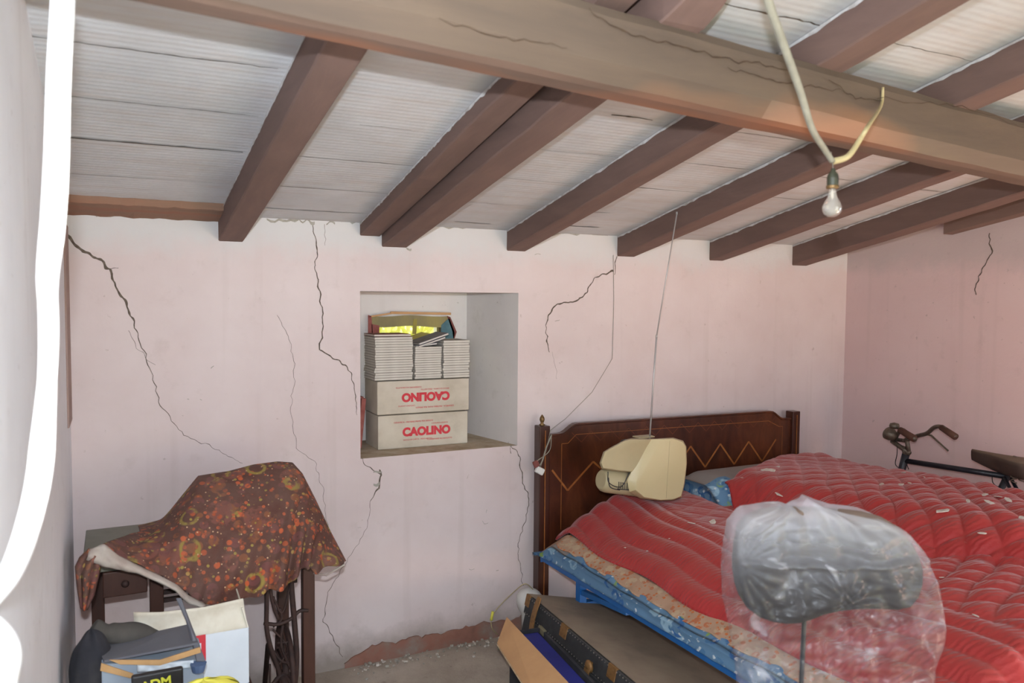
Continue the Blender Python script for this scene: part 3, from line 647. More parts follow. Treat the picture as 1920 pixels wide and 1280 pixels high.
# ------------------------------------------------------------------ niche contents
def carton(y0, x0, x1, z0, z1, depth, label, flip, rotz=0):
    c = Vector(((x0+x1)/2, y0+depth/2, z0)); t = thing('carton', c, label, 'cardboard box', 'cartons in the wall niche')
    mb = MB(); mb.box((c.x, c.y, (z0+z1)/2), (x1-x0, depth, z1-z0)); mb.build('box_body', 'boxboard', t, bevel=.004)
    mb = MB(); zz = z1 if not flip else z1
    mb.box((c.x, c.y, z1+.0015), (x1-x0-.004, .04, .002)); mb.build('packing_tape', 'boxside', t)
    def txt(s, size, x, z, up):
        cu = bpy.data.curves.new('t', 'FONT'); cu.body = s; cu.size = size; cu.align_x = 'CENTER'; cu.align_y = 'CENTER'; cu.extrude = .0003; cu.offset = size*.06 if size > .03 else 0
        ob = bpy.data.objects.new('t', cu); C.objects.link(ob); dg = bpy.context.evaluated_depsgraph_get()
        me = bpy.data.meshes.new_from_object(ob.evaluated_get(dg)); bpy.data.objects.remove(ob)
        R3 = Matrix.Rotation(PI/2, 4, 'X') @ Matrix.Rotation(0 if up else PI, 4, 'Z')
        me.transform(Matrix.Translation((x, y0-.0012, z)) @ R3)
        me.materials.clear(); me.materials.append(M['redprint']); o2 = bpy.data.objects.new('lettering', me); C.objects.link(o2); o2.parent = t; o2.location = -c; return o2
    up = not flip; zc = (z0+z1)/2
    if up:
        L = [txt('CAOLINO', .052, x0+.235, zc-.005, True), txt('CERAMICA - MATERIE PRIME PER IMPASTI', .0105, x0+.17, zc+.043, True), txt('CAOLINO LAVATO', .0095, x0+.30, zc+.030, True),
             txt('SACCO DI CARTA - PESO NETTO', .0095, x0+.19, zc-.040, True), txt('CONSERVARE ALL\'ASCIUTTO', .0095, x0+.30, zc-.045, True)]
    else:
        L = [txt('CAOLINO', .052, x0+.235, zc, False), txt('CERAMICA - MATERIE PRIME PER IMPASTI', .0105, x0+.28, zc-.050, False), txt('CAOLINO LAVATO', .0095, x0+.14, zc-.040, False),
             txt('SACCO DI CARTA - PESO NETTO', .0095, x0+.28, zc+.033, False), txt('CONSERVARE ALL\'ASCIUTTO', .0095, x0+.15, zc+.045, False)]
    # join the lettering into one part
    bm = bmesh.new()
    for o2 in L: bm.from_mesh(o2.data)
    bm.to_mesh(L[0].data); bm.free()
    for o2 in L[1:]: bpy.data.objects.remove(o2)
    return t
SILL = .910
carton(.145, 1.068, 1.512, SILL, SILL+.155, .20, 'lower cream carton on the niche sill, its red lettering upright', False)
carton(.150, 1.066, 1.520, SILL+.159, SILL+.312, .20, 'upper cream carton in the niche, its red lettering upside down', True)
ZB = SILL+.317
random.seed(3)
def book(x0, x1, y0, y1, z0, th, mats, label, group, rot=None, name='booklet'):
    c = Vector(((x0+x1)/2, (y0+y1)/2, z0)); t = MB()
    jx, jy = random.uniform(-.003, .003), random.uniform(-.003, .003)
    def bx(zc, h, dx, m): t.box((jx, jy, zc), ((x1-x0)-dx, (y1-y0)-dx, h), m)
    bx(.0006, .0012, 0, 0); bx(th/2, th-.0024, .004, 1); bx(th-.0006, .0012, 0, 0)
    o = t.build(name, mats); o.location = c
    if rot: o.rotation_euler = rot
    tag(o, label, 'booklet', group); return o
ORD = 'second third fourth fifth sixth seventh eighth ninth tenth eleventh twelfth thirteenth fourteenth fifteenth sixteenth seventeenth'.split()
def stack(x0, x1, y0, n, ztop, what):
    th = (ztop-ZB)/n
    for i in range(n):
        pos = 'topmost' if i == n-1 else ('bottom one' if i == 0 else f'one of the middle ones')
        k_ = n-1-i; o_ = ORD[k_-1] if 0 < k_ else ''
        lab = f'white booklet {o_} from the top of the {what} pile in the niche' if 0 < i < n-1 else f'{pos} of the white booklets in the {what} pile on the upper carton'
        book(x0, x1, y0, y0+.17, ZB+th*i, th*.94, ['paperdark', 'paper'], lab, f'booklets in the {what} pile')
stack(1.055, 1.237, .15, 17, 1.425, 'left')
stack(1.246, 1.380, .152, 14, 1.377, 'middle')
stack(1.386, 1.522, .148, 15, 1.405, 'right')
o = book(1.055, 1.232, .15, .315, 1.427, .010, ['redcover', 'paper'], 'booklet with a dark red cover lying on the left pile', None)
book(1.25, 1.36, .16, .30, 1.380, .008, ['greycover', 'paper'], 'grey booklet lying crooked on the middle pile', None, rot=(0, -.10, .1))
book(1.25, 1.40, .16, .31, 1.392, .009, ['greycover', 'paper'], 'lower of the two tilted booklets leaning across the middle pile', None, rot=(0, -.28, .12))
book(1.262, 1.42, .155, .30, 1.408, .009, ['greycover', 'paper'], 'upper of the two tilted booklets leaning across the middle pile', None, rot=(0, -.30, .05))
# fruit crate side with netting standing against the little window
cy_ = .375
cr_ = thing('crate_panel', (1.31, cy_, 1.23), 'torn netting crate panel with a wooden top rail propped in the small window', 'crate')
def cpx(x, y, Y=cy_): return onY(x, y, Y)
mb = MB(); mb.bar(cpx(732, 586), cpx(845, 588), .012, .012); mb.bar(cpx(690, 594), cpx(735, 587), .006, .008); mb.build('top_rail', 'card', cr_, bevel=.002)
mb = MB(); mb.grid(lambda u, v: cpx(693+(840-693)*u, 592+(612-592)*v+1.5*math.sin(u*9), cy_+.002*math.sin(u*40)), 30, 4)
for k in range(50):
    x = 693+147*k/49; mb.bar(cpx(x, 592, cy_-.002), cpx(x+2, 612, cy_-.002), .0007, .0007)
mb.build('netting', 'net', cr_)
M['crate_red'] = simple('faded red print', ['8a4a44', 'a06058'], .9, 30, .1); M['crate_blue'] = simple('faded teal print', ['4c6a74', '5f8288'], .9, 20, .1); M['crate_yel'] = simple('faded yellow card', ['a59248', '94864a'], .9, 20, .1)
def cquad(nm, pts, mt):
    m_ = MB(); m_.face([cpx(*p) for p in pts]); return m_.build(nm, mt, cr_, solid=.003)
cquad('side_panel', [(690, 590), (696, 592), (700, 640), (690, 640)], 'crate_red'); cquad('printed_corner', [(696, 607), (711, 610), (711, 634), (698, 640)], 'crate_red')
cquad('side_panel', [(827, 609), (842, 596), (852, 622), (850, 640), (826, 640)], 'crate_blue'); cquad('edge_strip', [(838, 592), (844, 594), (856, 622), (850, 640), (848, 622)], 'redcover')
cquad('lower_panel', [(762, 632), (790, 622), (835, 630), (835, 650), (762, 650)], 'crate_yel'); cquad('card_strut', [(775, 598), (782, 598), (780, 626), (773, 626)], 'crate_yel')
mb = MB(); mb.box((1.012, .30, SILL+.10), (.02, .16, .26), rot=Matrix.Rotation(.10, 3, 'Y')); mb.box((1.012, .30, SILL+.235), (.022, .162, .008), 1, rot=Matrix.Rotation(.1, 3, 'Y'))
o = mb.build('notebook', ['crate_red', 'redcover']); tag(shift_to(o, (1.01, .3, SILL)), 'red notebook squeezed upright between the cartons and the niche side', 'notebook')
# the window itself and the sunlit hedge outside
mb = MB()
for a, b in (((WX0, WZ0), (WX1, WZ0)), ((WX1, WZ0), (WX1, WZ1)), ((WX1, WZ1), (WX0, WZ1)), ((WX0, WZ1), (WX0, WZ0))):
    mb.bar((a[0], .52, a[1]), (b[0], .52, b[1]), .03, .03, up=(0, 1, 0))
tag(mb.build('window_1', 'beam'), kind='structure', label='small opening at the back of the niche')
random.seed(5); mb = MB()
mb.grid(lambda u, v: Vector((-.5+6*u, 2.35+.2*noise.noise(Vector((u*20, v*10, 0))), -.1+3.2*v)), 60, 30)
for i in range(3500):
    c = Vector((random.uniform(.6, 4.2), 2.0+random.uniform(-.25, .25), random.uniform(0, 2.6)))
    a = Vector((random.uniform(-1, 1), random.uniform(-1, .2), random.uniform(-1, 1))).normalized(); b = a.cross(Vector((random.random(), random.random(), 1))).normalized()
    L_ = random.uniform(.04, .07); W_ = L_*.4
    mb.face([c-a*L_, c+b*W_-a*L_*.2, c+a*L_, c-b*W_-a*L_*.2])
hd = mb.build('hedge_foliage', 'leaf'); tag(hd, 'sunlit yellow green hedge leaves outside the small window', 'hedge', kind='stuff')
sl = bpy.data.lights.new('sun', 'SUN'); sl.energy = 13; sl.angle = .01; sl.color = (1, .96, .82); so = bpy.data.objects.new('sun', sl); C.objects.link(so)
so.rotation_euler = Vector((.15, .75, -1)).to_track_quat('-Z', 'Y').to_euler()
# outside ground
mb = MB(); mb.face([(-30, -30, -.12), (30, -30, -.12), (30, 30, -.12), (-30, 30, -.12)]); tag(mb.build('ground', 'leaf'), kind='structure')

# ------------------------------------------------------------------ bed
bed = thing('double_bed', (2.6, -1.1, 0), 'double bed with an inlaid walnut headboard and a blue steel frame', 'bed')
HY = -.07
def zt_head(x):     # top profile of the headboard panel, steps down with an ogee at each end
    k = min(x-1.835, 3.385-x)
    base = 1.010 - .010*(x-1.9)
    if k < .055: return base-.045
    if k < .15: u = (k-.055)/.095; return base-.045*(1-(3*u*u-2*u**3))
    return base
mb = MB(); n = 90; rings = []
for i in range(n+1):
    x = 1.835+(3.385-1.835)*i/n; zt_ = zt_head(x)
    rings.append([Vector((x, HY-.014, .36)), Vector((x, HY-.014, zt_-.012)), Vector((x, HY-.020, zt_-.008)), Vector((x, HY-.020, zt_)), Vector((x, HY+.012, zt_)), Vector((x, HY+.012, .36))])
mb.loft(rings)
YI = HY-.0150
def inl(pts, wd, m=1):
    for a, b in zip(pts[:-1], pts[1:]):
        a = Vector(a); b = Vector(b); d = (b-a).normalized(); s = Vector((d.z, 0, -d.x))*wd/2
        mb.face([a+s, b+s, b-s, a-s], m)
def ipx(L): return [Vector((onY(x, y, HY-.014).x, YI, onY(x, y, HY-.014).z)) for x, y in L]
# border line following the top
bl = [(1.90, YI, .50), (1.90, YI, .915), (1.935, YI, .915)] + [(x, YI, zt_head(x)-.055) for x in [1.98+.02*k for k in range(63)]] 
inl(bl + [(3.30, YI, .905), (3.325, YI, .905), (3.325, YI, .60)], .0028)
xs = [1.845, 1.905, 1.99]; zig = ipx([(1035, 881), (1064, 919), (1112, 865)])
k = zig[2].x; z = [zig[2]]; per = .135; hi, lo = .84, .715
pts = [zig[0], zig[1], zig[2]]; x = zig[2].x; flag = False
while x < 3.25:
    x += .100; pts.append(Vector((x, YI, (.735 if not flag else .852)-.012*(x-1.9)))); flag = not flag
inl(pts, .0095)
pts = []; x = 1.90; flag = False
while x < 3.32:
    pts.append(Vector((x, YI, .965 if flag else .915))); x += .055; flag = not flag
inl(pts[1:], .0035, 2)
mb.build('headboard', ['veneer', 'inlay', simple('faint inlay', ['5e2f1d', '6b3720'], .4, 30, 0)], bed)
for (x0, top, fin) in ((1.800, 1.008, True), (3.415, .985, False)):
    mb = MB(); mb.box((x0, HY-.003, top/2), (.056, .056, top)); po = mb.build('bed_post', 'veneer_post', bed, bevel=.004)
    mb = MB(); mb.bar((x0, HY-.0335, .02), (x0, HY-.0335, top-.02), .004, .003, up=(0, 1, 0)); mb.build('post_inlay', 'inlay', po)
    if fin:
        mb = MB(); mb.lathe((x0, HY, top), [(.012, 0), (.014, .004), (.006, .010), (.009, .018), (.0125, .026), (.011, .036), (.004, .048), (.0, .052)], 16); mb.build('finial', 'brass', po, smooth=True)
# steel frame: angle rails, legs, mesh edge
FZ = .395; FX0, FX1, FY0, FY1 = 1.775, 3.40, -.115, -2.05
mb = MB(); mb.bar((FX0, FY0, FZ), (FX0, FY1, FZ), .005, .030); mb.bar((FX0+.02, FY0, FZ+.014), (FX0+.02, FY1, FZ+.014), .04, .004, 1)
mb.build('side_rail', ['bluemetal', 'bluedust'], bed)
mb = MB(); mb.bar((FX1, FY0, FZ), (FX1, FY1, FZ), .006, .05); mb.build('side_rail', 'bluemetal', bed)
for y in (FY0, FY1):
    mb = MB(); mb.bar((FX0, y, FZ), (FX1, y, FZ), .006, .05); mb.build('end_rail', 'bluemetal', bed)
for x, y in ((1.85, -.355), (1.85, -1.8), (3.32, -.355), (3.32, -1.8)):
    mb = MB(); mb.bar((x, y, 0), (x, y, FZ), .035, .035, up=(0, 1, 0)); mb.build('leg', 'bluemetal', bed)
mb = MB(); mb.bar((1.85, -.355, .235), (3.32, -.355, .235), .03, .03); mb.build('cross_brace', 'bluemetal', bed)
mb = MB(); mb.bar((1.85, -.37, .30), (1.79, -.80, FZ-.02), .022, .022); mb.build('diagonal_brace', 'bluemetal', bed)
mb = MB()
for k in range(46):
    y = FY0-.03-(FY0-FY1-.06)*k/45; mb.tube([(FX0+.035, y, FZ+.026), (FX0+.075, y, FZ+.034), (FX0+.11, y, FZ+.030)], .0045, 6)
for k in range(14): x = FX0+.12+(FX1-FX0-.2)*k/13; mb.tube([(x, FY0, FZ+.03), (x, FY1, FZ+.03)], .002, 5)
mb.build('spring_mesh', 'chrome', bed)

def S(t): t = np.clip(t, 0, 1); return t*t*(3-2*t)
def xvalley(y): return 2.56 + .50*S((-y-1.05)/1.1)*((-y-1.05)/1.1).clip(0, 2)
def base_h(x, y):
    xv = xvalley(y)
    near = S((-y-.9)/1.1)
    L = .520 + .150*S((x-1.78)/.36)**.8 + near*.03*S((x-2.0)/.4) - .02*np.exp(-((y+1.0)/.5)**2)
    edge = S((3.60-x)/.22)
    Rr = .60 + .19*edge + .012*np.sin(y*3)
    Rr = Rr - .10*(1-S((-.10-y)/.20))
    rw = .20 + .18*S((-y-.5)/.8)
    k = S((x-xv+rw*.35)/rw)
    z = L*(1-k)+Rr*k
    z = z - .035*np.exp(-((x-xv+.03)/.055)**2)
    L2 = 1-S((-.08-y)/.20)
    z = z - .09*L2*(1-k)
    foot = S((y+2.22)/.15); z = z - .1*(1-foot)
    return z
def surf(name, X, Y, Z, mat, parent, puff=None, solid=0):
    nu, nv = X.shape; v = np.stack([X, Y, Z], -1).reshape(-1, 3)
    idx = np.arange(nu*nv).reshape(nu, nv); f = np.stack([idx[:-1, :-1], idx[:-1, 1:], idx[1:, 1:], idx[1:, :-1]], -1).reshape(-1, 4)
    me = bpy.data.meshes.new(name); me.from_pydata(v.tolist(), [], f.tolist()); me.polygons.foreach_set('use_smooth', [True]*len(f))
    if puff is not None:
        a = me.attributes.new('puff', 'FLOAT', 'POINT'); a.data.foreach_set('value', puff.reshape(-1).astype(np.float32))
    me.materials.append(M[mat]); o = bpy.data.objects.new(name, me); C.objects.link(o)
    if parent: o.parent = parent; o.location = -PW[parent.name]
    if solid: md = o.modifiers.new('solid', 'SOLIDIFY'); md.thickness = solid; md.offset = -1
    return o
# mattresses: closed slabs with a piped edge following the sag
def mattress(x0, x1, y0, y1, zb, off, label):
    nu, nv = 60, 110; mb = MB(); us = np.linspace(x0, x1, nu); vs = np.linspace(y0, y1, nv)
    X, Y = np.meshgrid(us, vs, indexing='ij'); Z = base_h(np.clip(X, x0+.02, x1-.02), Y)-off
    d = np.minimum(np.minimum(X-x0, x1-X), np.minimum(y0-Y, Y-y1)); Z = Z - .012*(1-S(d/.03)) + .004*np.sin(X*31)*np.sin(Y*29)
    if x0 > 2: kk = S((Y+.60)/.2); edge_ = S((3.60-X)/.22); RR = .60+.19*edge_-.035-.05*(1-S((-.14-Y)/.12)) - .03*(1-S((X-x0)/.10)); Z = Z*(1-kk)+RR*kk
    top = [[Vector((X[i, j], Y[i, j], Z[i, j])) for j in range(nv)] for i in range(nu)]
    for i in range(nu-1):
        for j in range(nv-1): mb.face([top[i][j], top[i][j+1], top[i+1][j+1], top[i+1][j]][::-1], 1 if (i < 8 and j > 14) else 0)
    rim = [top[i][0] for i in range(nu)] + [top[nu-1][j] for j in range(1, nv)] + [top[i][nv-1] for i in range(nu-2, -1, -1)] + [top[0][j] for j in range(nv-2, 0, -1)]
    cx = Vector(((x0+x1)/2, (y0+y1)/2, 0)); rows_ = []
    for fz, out in ((0, 0), (.12, .012), (.25, .006), (.5, .010), (.75, .006), (.9, .012), (1, 0)):
        r = []
        for p in rim:
            dd = Vector((1 if p.x >= x1-1e-6 else (-1 if p.x <= x0+1e-6 else 0), 1 if p.y >= y0-1e-6 else (-1 if p.y <= y1+1e-6 else 0), 0))
            wob = .006*noise.noise(Vector((p.x*18, p.y*18, fz*3)))
            zz = zb if isinstance(zb, float) else zb
            r.append(Vector((p.x, p.y, p.z*(1-fz)+zz*fz)) + dd*(out+wob*(0 < fz < 1)))
        rows_.append(r)
    k = len(rim)
    for a, b in zip(rows_[:-1], rows_[1:]):
        for j in range(k): mb.face([a[j], a[(j+1) % k], b[(j+1) % k], b[j]], 1)
    mb.face(rows_[-1], 1)
    o = mb.build('mattress', ['greycotton', 'ticking'])
    bm = bmesh.new(); bm.from_mesh(o.data); bmesh.ops.remove_doubles(bm, verts=bm.verts, dist=1e-5); bm.to_mesh(o.data); bm.free()
    o.data.polygons.foreach_set('use_smooth', [True]*len(o.data.polygons))
    tag(shift_to(o, ((x0+x1)/2, (y0+y1)/2, zb)), label, 'mattress'); return o
matL = mattress(1.748, 2.46, -.115, -2.04, FZ+.024, .020, 'sagging blue floral mattress on the left half of the bed')
matR = mattress(2.50, 3.45, -.14, -2.04, FZ+.035, .030, 'thick grey and blue mattress on the far half of the bed')
# quilts
def petals(x, y, a, b, th):
    c, s = math.cos(th), math.sin(th); X = (x*c+y*s)/a; Y = (-x*s+y*c)/b
    X = X + .10*np.sin(Y*1.7+3*x); Y = Y + .12*np.sin(X*1.3+2*y)
    u = np.abs(np.sin(PI*(X+Y)/2)); v = np.abs(np.sin(PI*(X-Y)/2)); return np.sqrt(u*v+1e-5)
def quilt(side):
    nu, nv = (190, 380) if side == 'L' else (200, 380)
    U, V = np.meshgrid(np.linspace(0, 1, nu), np.linspace(0, 1, nv), indexing='ij')
    if side == 'L':
        yt = -.125 - .07*S((U-.05)/.25) - .07*S((U-.7)/.3); Y = yt + (-2.20-yt)*V
        xl = 1.826 + .010*np.sin(V*23) + .02*(1-S(V/.05)); xr = xvalley(Y)+.015 - .07*S((Y+.62)/.2)
    else:
        yt = -.46 + .26*S(U/.75); Y = yt + (-2.22-yt)*V
        xl = xvalley(Y)-.035 + .05*(1-S(V/.08)); xr = 3.60+.012*np.sin(V*19)
    X = xl + (xr-xl)*U
    Z = base_h(X, Y) + .010
    if side == 'R': kk = S((Y+.62)/.2)*(1-S((X-2.72)/.08)); Z = Z*(1-kk) + np.maximum(Z, .765)*kk
    ax = .088; ay = .062
    p = petals(X, Y, ax, ay, -.25 if side == 'L' else .2)
    amp = .024
    if side == 'L':
        near = S((-Y-1.0)/.7); m = .22+.78*near                      # flat worn middle, puffy foot
        dl = X-xl; ch = np.abs(np.sin(PI*(dl+.05*(Y+1.2)**2*-1)/.085)); chm = 1-S((dl-.30)/.15)
        puff = chm*ch*(.62) + (1-chm)*p*m
    else:
        puff = p*(.40+.50*S((-Y-.5)/.8))
    Z = Z + amp*puff
    d = np.minimum(X-xl, xr-X) if side == 'L' else np.minimum((X-xl)*1.0, xr-X)
    d = np.minimum(d, np.abs(V)*(yt+2.2)*-1 if False else (yt-Y))
    Z = Z - .018*(1-np.sqrt(np.clip(d/.028, 0, 1)))
    # pleats running along every petal
    ph = 2*PI*(X*.35+Y)/.0145 + 3.0*np.sin(X*22)+2.5*np.sin(Y*17)
    Z = Z + .0007*np.sin(ph)*p
    rng = np.random.RandomState(2 if side == 'L' else 5)
    for _ in range(26):
        kx, ky = rng.uniform(-9, 9, 2); Z = Z + .0016*np.sin(X*kx+Y*ky+rng.uniform(0, 6))
    o = surf('quilt', X, Y, Z, 'quilt', None, puff=p, solid=.012)
    return o
qL = quilt('L'); tag(qL, 'dusty red satin quilt with channel stitching, lying under the television', 'quilt')
qR = quilt('R'); tag(qR, 'dusty red satin quilt with puffed petals on the far half of the bed', 'quilt')
# tan floral sheet border showing past the left quilt
nu, nv = 14, 300; U, V = np.meshgrid(np.linspace(0, 1, nu), np.linspace(0, 1, nv), indexing='ij')
Y = -.13 + (-2.16+.13)*V; wv_ = .012*np.sin(V*47)+.008*np.sin(V*113+1)
X = 1.766 + .5*wv_*(1-U) + .075*U; Z = base_h(np.maximum(X, 1.77), Y) - .004 + .003*np.sin(V*110+U*2)*(1-U) - .016*(1-U)**2
o = surf('bed_sheet', X, Y, Z, 'border', None, solid=.004); tag(o, 'tan and orange floral sheet edge showing below the left quilt', 'sheet')
# fallen plaster flakes
from mathutils.bvhtree import BVHTree
QT = [BVHTree.FromPolygons([v.co + q_.location for v in q_.data.vertices], [tuple(p_.vertices) for p_ in q_.data.polygons]) for q_ in (qL, qR, matL, matR)]
def flake(i, px, py, size, lab, asp=1.8):
    hits = [t_.ray_cast(CAM, ray(px, py).normalized()) for t_ in QT]; hits = [h_ for h_ in hits if h_[0] is not None]
    h_ = min(hits, key=lambda q_: q_[3]); p = h_[0] + Vector((0, 0, .001))
    mb = MB(); k = 7; rnd = random.Random(i); top = []; th = rnd.uniform(0, PI); size *= 1.3
    for j in range(k):
        a = 2*PI*j/k+rnd.uniform(-.3, .3); r = size*rnd.uniform(.6, 1.1)
        q_ = Vector((r*asp*math.cos(a), r*math.sin(a), 0)); q_.rotate(Matrix.Rotation(th, 3, 'Z')); top.append(q_)
    h = size*.10+.0012
    mb.loft([[q_ for q_ in top], [q_*.93+Vector((0, 0, h)) for q_ in top]])
    o = mb.build('plaster_flake', 'plasterflake'); o.location = p; o.rotation_euler = (rnd.uniform(-.3, .3), rnd.uniform(-.3, .3), 0)
    tag(o, lab, 'plaster flake', 'plaster flakes fallen on the quilts'); return o
FL = [(1296, 981, .009, 'white plaster flake left of the larger one on the left quilt'), (1336, 979, .012, 'largest white plaster flake on the left quilt, left of the plastic bag'),
      (1462, 928, .014, 'tall white plaster flake standing up beside the quilt valley, above the bag'), (1437, 943, .008, 'small grey flake in the quilt valley, left of a longer chip'), (1452, 943, .009, 'dull chip lying just under the tall white flake'),
      (1440, 882, .016, 'wide grey plaster flake near the head of the far quilt'), (1459, 875, .005, 'tiny white flake above the wide grey one at the head of the far quilt'), (1391, 896, .006, 'white crumb at the upper left of the far quilt'),
      (1654, 908, .010, 'left flake of the broken chip row on the far quilt'), (1688, 909, .012, 'right flake of the broken chip row on the far quilt'), (1706, 906, .005, 'white crumb right of the chip row on the far quilt'),
      (1694, 887, .009, 'thin flake on the far quilt below the bicycle head tube'), (1733, 895, .003, 'small bright crumb below the bicycle crossbar'),
      (1815, 940, .008, 'grey flake at the far quilt edge below the saddle, leftmost there'), (1846, 928, .010, 'pale thin flake below the saddle tip'), (1872, 932, .011, 'left bright flake of the pair below the saddle'), (1890, 938, .011, 'right bright flake of the pair below the saddle'), (1857, 943, .010, 'flat flake below the bright pair under the saddle'),
      (1915, 972, .009, 'white flake at the right edge of the view on the far quilt'), (1842, 1000, .008, 'white chip on the petals right of the plastic bag top'), (1768, 958, .013, 'dull grey patch flake in the middle of the far quilt'),
      (1255, 1010, .003, 'tiny crumb on the channels of the left quilt'), (1172, 1027, .003, 'tiny crumb low on the left quilt channels'), (1214, 1033, .003, 'tiny pale speck beside the low crumb on the left quilt'), (1765, 1083, .005, 'chip on the pink petals right beside the bag'), (1830, 1155, .006, 'chip on the large petals at the lower right')]
for i, f_ in enumerate(FL): flake(i, *f_)

# ------------------------------------------------------------------ television lying on the quilt
tvp = Vector((2.20, -.36, .70))
tv = thing('television', tvp, 'small yellowed portable television seen from behind, resting on the left quilt', 'television')
TY = -.50
def tpx(x, y, Y=TY): return onY(x, y, Y)
def slab(mb, px, yf, yb, m=0, sh=(0, 0)):
    """outline at depth yf given by the corner points, carried back to yb"""
    f_ = [tpx(x, y, yf) for x, y in px]; c = sum(f_, Vector())/len(f_)
    b_ = [Vector((p.x+sh[0], yb, p.z+sh[1])) for p in f_]
    mb.loft([f_, b_], m)
def rings(mb, specs, m=0, flat=False):
    """specs: (pixel outline, depth, scale) joined one behind the other"""
    R = []
    for px, Y, k in specs:
        f_ = [tpx(x, y, TY if flat else Y) for x, y in px]; c = sum(f_, Vector())/len(f_); R.append([Vector((c.x+(p.x-c.x)*k, Y, c.z+(p.z-c.z)*k)) for p in f_])
    mb.loft(R, m)
mA = [(1242, 823), (1262, 822), (1280, 828), (1286, 838), (1287, 868), (1283, 905), (1277, 930), (1262, 936), (1238, 937), (1208, 932), (1192, 918), (1194, 902)]
mB = [(1216, 823), (1262, 820), (1281, 826), (1287, 837), (1288, 868), (1284, 906), (1278, 932), (1262, 938), (1238, 939), (1200, 934), (1180, 922), (1175, 900)]
mb = MB(); rings(mb, [(mA, TY, 1), (mB, TY+.028, 1), (mB, TY+.19, .98), (mB, TY+.205, .92)]); mb.build('cabinet', 'tvbeige', tv, bevel=.002)
mb = MB(); rings(mb, [([(1250, 823), (1253, 822), (1250, 937), (1247, 937)], TY-.0005, 1), ([(1250, 823), (1253, 822), (1250, 937), (1247, 937)], TY+.2, 1)])
sm_ = MB(); a = tpx(1256, 826); b = tpx(1249, 934); sm_.bar(a+Vector((0, -.0005, 0)), b+Vector((0, -.0005, 0)), .0015, .001, up=(0, 1, 0)); sm_.build('seam', 'tvback', tv)
mid = [(1128, 879), (1124, 868), (1131, 847), (1142, 840), (1172, 824), (1184, 821), (1228, 822), (1222, 845), (1186, 886), (1160, 884)]
mb = MB(); rings(mb, [(mid, TY+.022, .93), (mid, TY+.040, 1), (mid, TY+.15, .97), (mid, TY+.17, .88)]); mb.build('rear_cover', 'tvback', tv, bevel=.003)
cyl = [(1120, 880), (1185, 882), (1196, 905), (1188, 926), (1140, 922), (1122, 914), (1117, 900)]
mb = MB(); a = tpx(1126, 899, TY+.09); b = tpx(1200, 908, TY+.09)
mb.tube([a.lerp(b, k) for k in (0, .06, .15, 1)], [.040, .050, .054, .056], 28); mb.build('tube_housing', 'tvback', tv, smooth=False, bevel=.003)
mb = MB()
for k in range(9):
    t0 = .28+.05*k; c = a.lerp(b, t0); mb.bar(c+Vector((0, -.0555, -.020)), c+Vector((0, -.0555, .008)), .0022, .003, up=(0, 1, 0))
mb.bar(a.lerp(b, .25)+Vector((0, -.053, -.024)), a.lerp(b, .8)+Vector((0, -.054, -.022)), .004, .004, up=(0, 1, 0)); mb.build('vent_slots', 'dark', tv)
mb = MB(); pp = smoothpts([a.lerp(b, .05)+Vector((0, -.046, .02)), a.lerp(b, .08)+Vector((0, -.052, -.02)), a.lerp(b, .3)+Vector((0, -.057, -.028))]); mb.tube(pp, .0022, 6); mb.build('neck_band', 'dark', tv, smooth=True); mb = MB()
pp = smoothpts([tpx(1140, 884, TY+.02), tpx(1142, 905, TY+.025), tpx(1165, 912, TY+.025), tpx(1180, 885, TY+.02)]); mb.tube(pp, .002, 6); mb.build('mains_cable', 'dark', tv, smooth=True); mb = MB()
pp = smoothpts([tpx(1160, 835, TY+.05), tpx(1166, 826, TY+.05), tpx(1174, 824, TY+.05)]); mb.tube(pp, .003, 6); mb.build('cable_loop', 'dark', tv, smooth=True)
mb = MB(); mb.box(tpx(1200, 820, TY+.10)+Vector((.02, 0, .003)), (.09, .05, .006), rot=Matrix.Rotation(-.0, 3, 'Y')); mb.build('carry_handle', 'tvback', tv, bevel=.002)
mb = MB(); a0 = tpx(1218, 822, TY+.08); a1 = onY(1231, 630, TY+.03); a2 = onY(1269, 402, TY-.02)
mb.tube([a0, a1], .0038, 8); mb.tube([a1, a2], .0028, 8); mb.tube([a1-Vector((0, 0, .008)), a1+Vector((0, 0, .006))], .0045, 8); mb.tube([a2, a2+Vector((.0, 0, .012))], .004, 8)
mb.build('antenna', simple('light steel rod', ['a5a1a0', 'b5b2b0'], .4, 10, 0, metal=.3), tv, smooth=True)

# ------------------------------------------------------------------ trunk
trk = thing('travel_trunk', (1.9, -.75, 0), 'black travel trunk with a dusty brown lid, beside the blue bed rail', 'trunk')
TO = Vector((1.612, -.288, .305)); ang = math.radians(13.0)
ex = Vector((math.cos(ang), -.04, -math.sin(ang))).normalized(); ey = Vector((-.05, -1, -.012)).normalized(); ez = -(ex.cross(ey)).normalized()
if ez.z < 0: ez = -ez
def tk(u, v, h): return TO + ex*u + ey*v + ez*h
LW, LL = .56, 1.0
def tslab(mb, u0, u1, v0, v1, h0, h1, m=0):
    mb.hexa([tk(u0, v0, h0), tk(u1, v0, h0), tk(u1, v1, h0), tk(u0, v1, h0), tk(u0, v0, h1), tk(u1, v0, h1), tk(u1, v1, h1), tk(u0, v1, h1)], m)
mb = MB(); tslab(mb, 0, LW, 0, LL, -.085, -.003); lid = mb.build('lid', 'black', trk, bevel=.006)
mb = MB(); mb.grid(lambda u, v: tk(.006+(LW-.012)*u, .006+(LL-.012)*v, .0015+.012*math.sin(PI*u)*math.sin(PI*v)), 20, 30); mb.build('lid_panel', 'trunktop', lid, smooth=True)
mb = MB(); tslab(mb, .006, LW-.006, .006, LL-.006, -.195, -.088); body = mb.build('body', 'black', trk, bevel=.006)
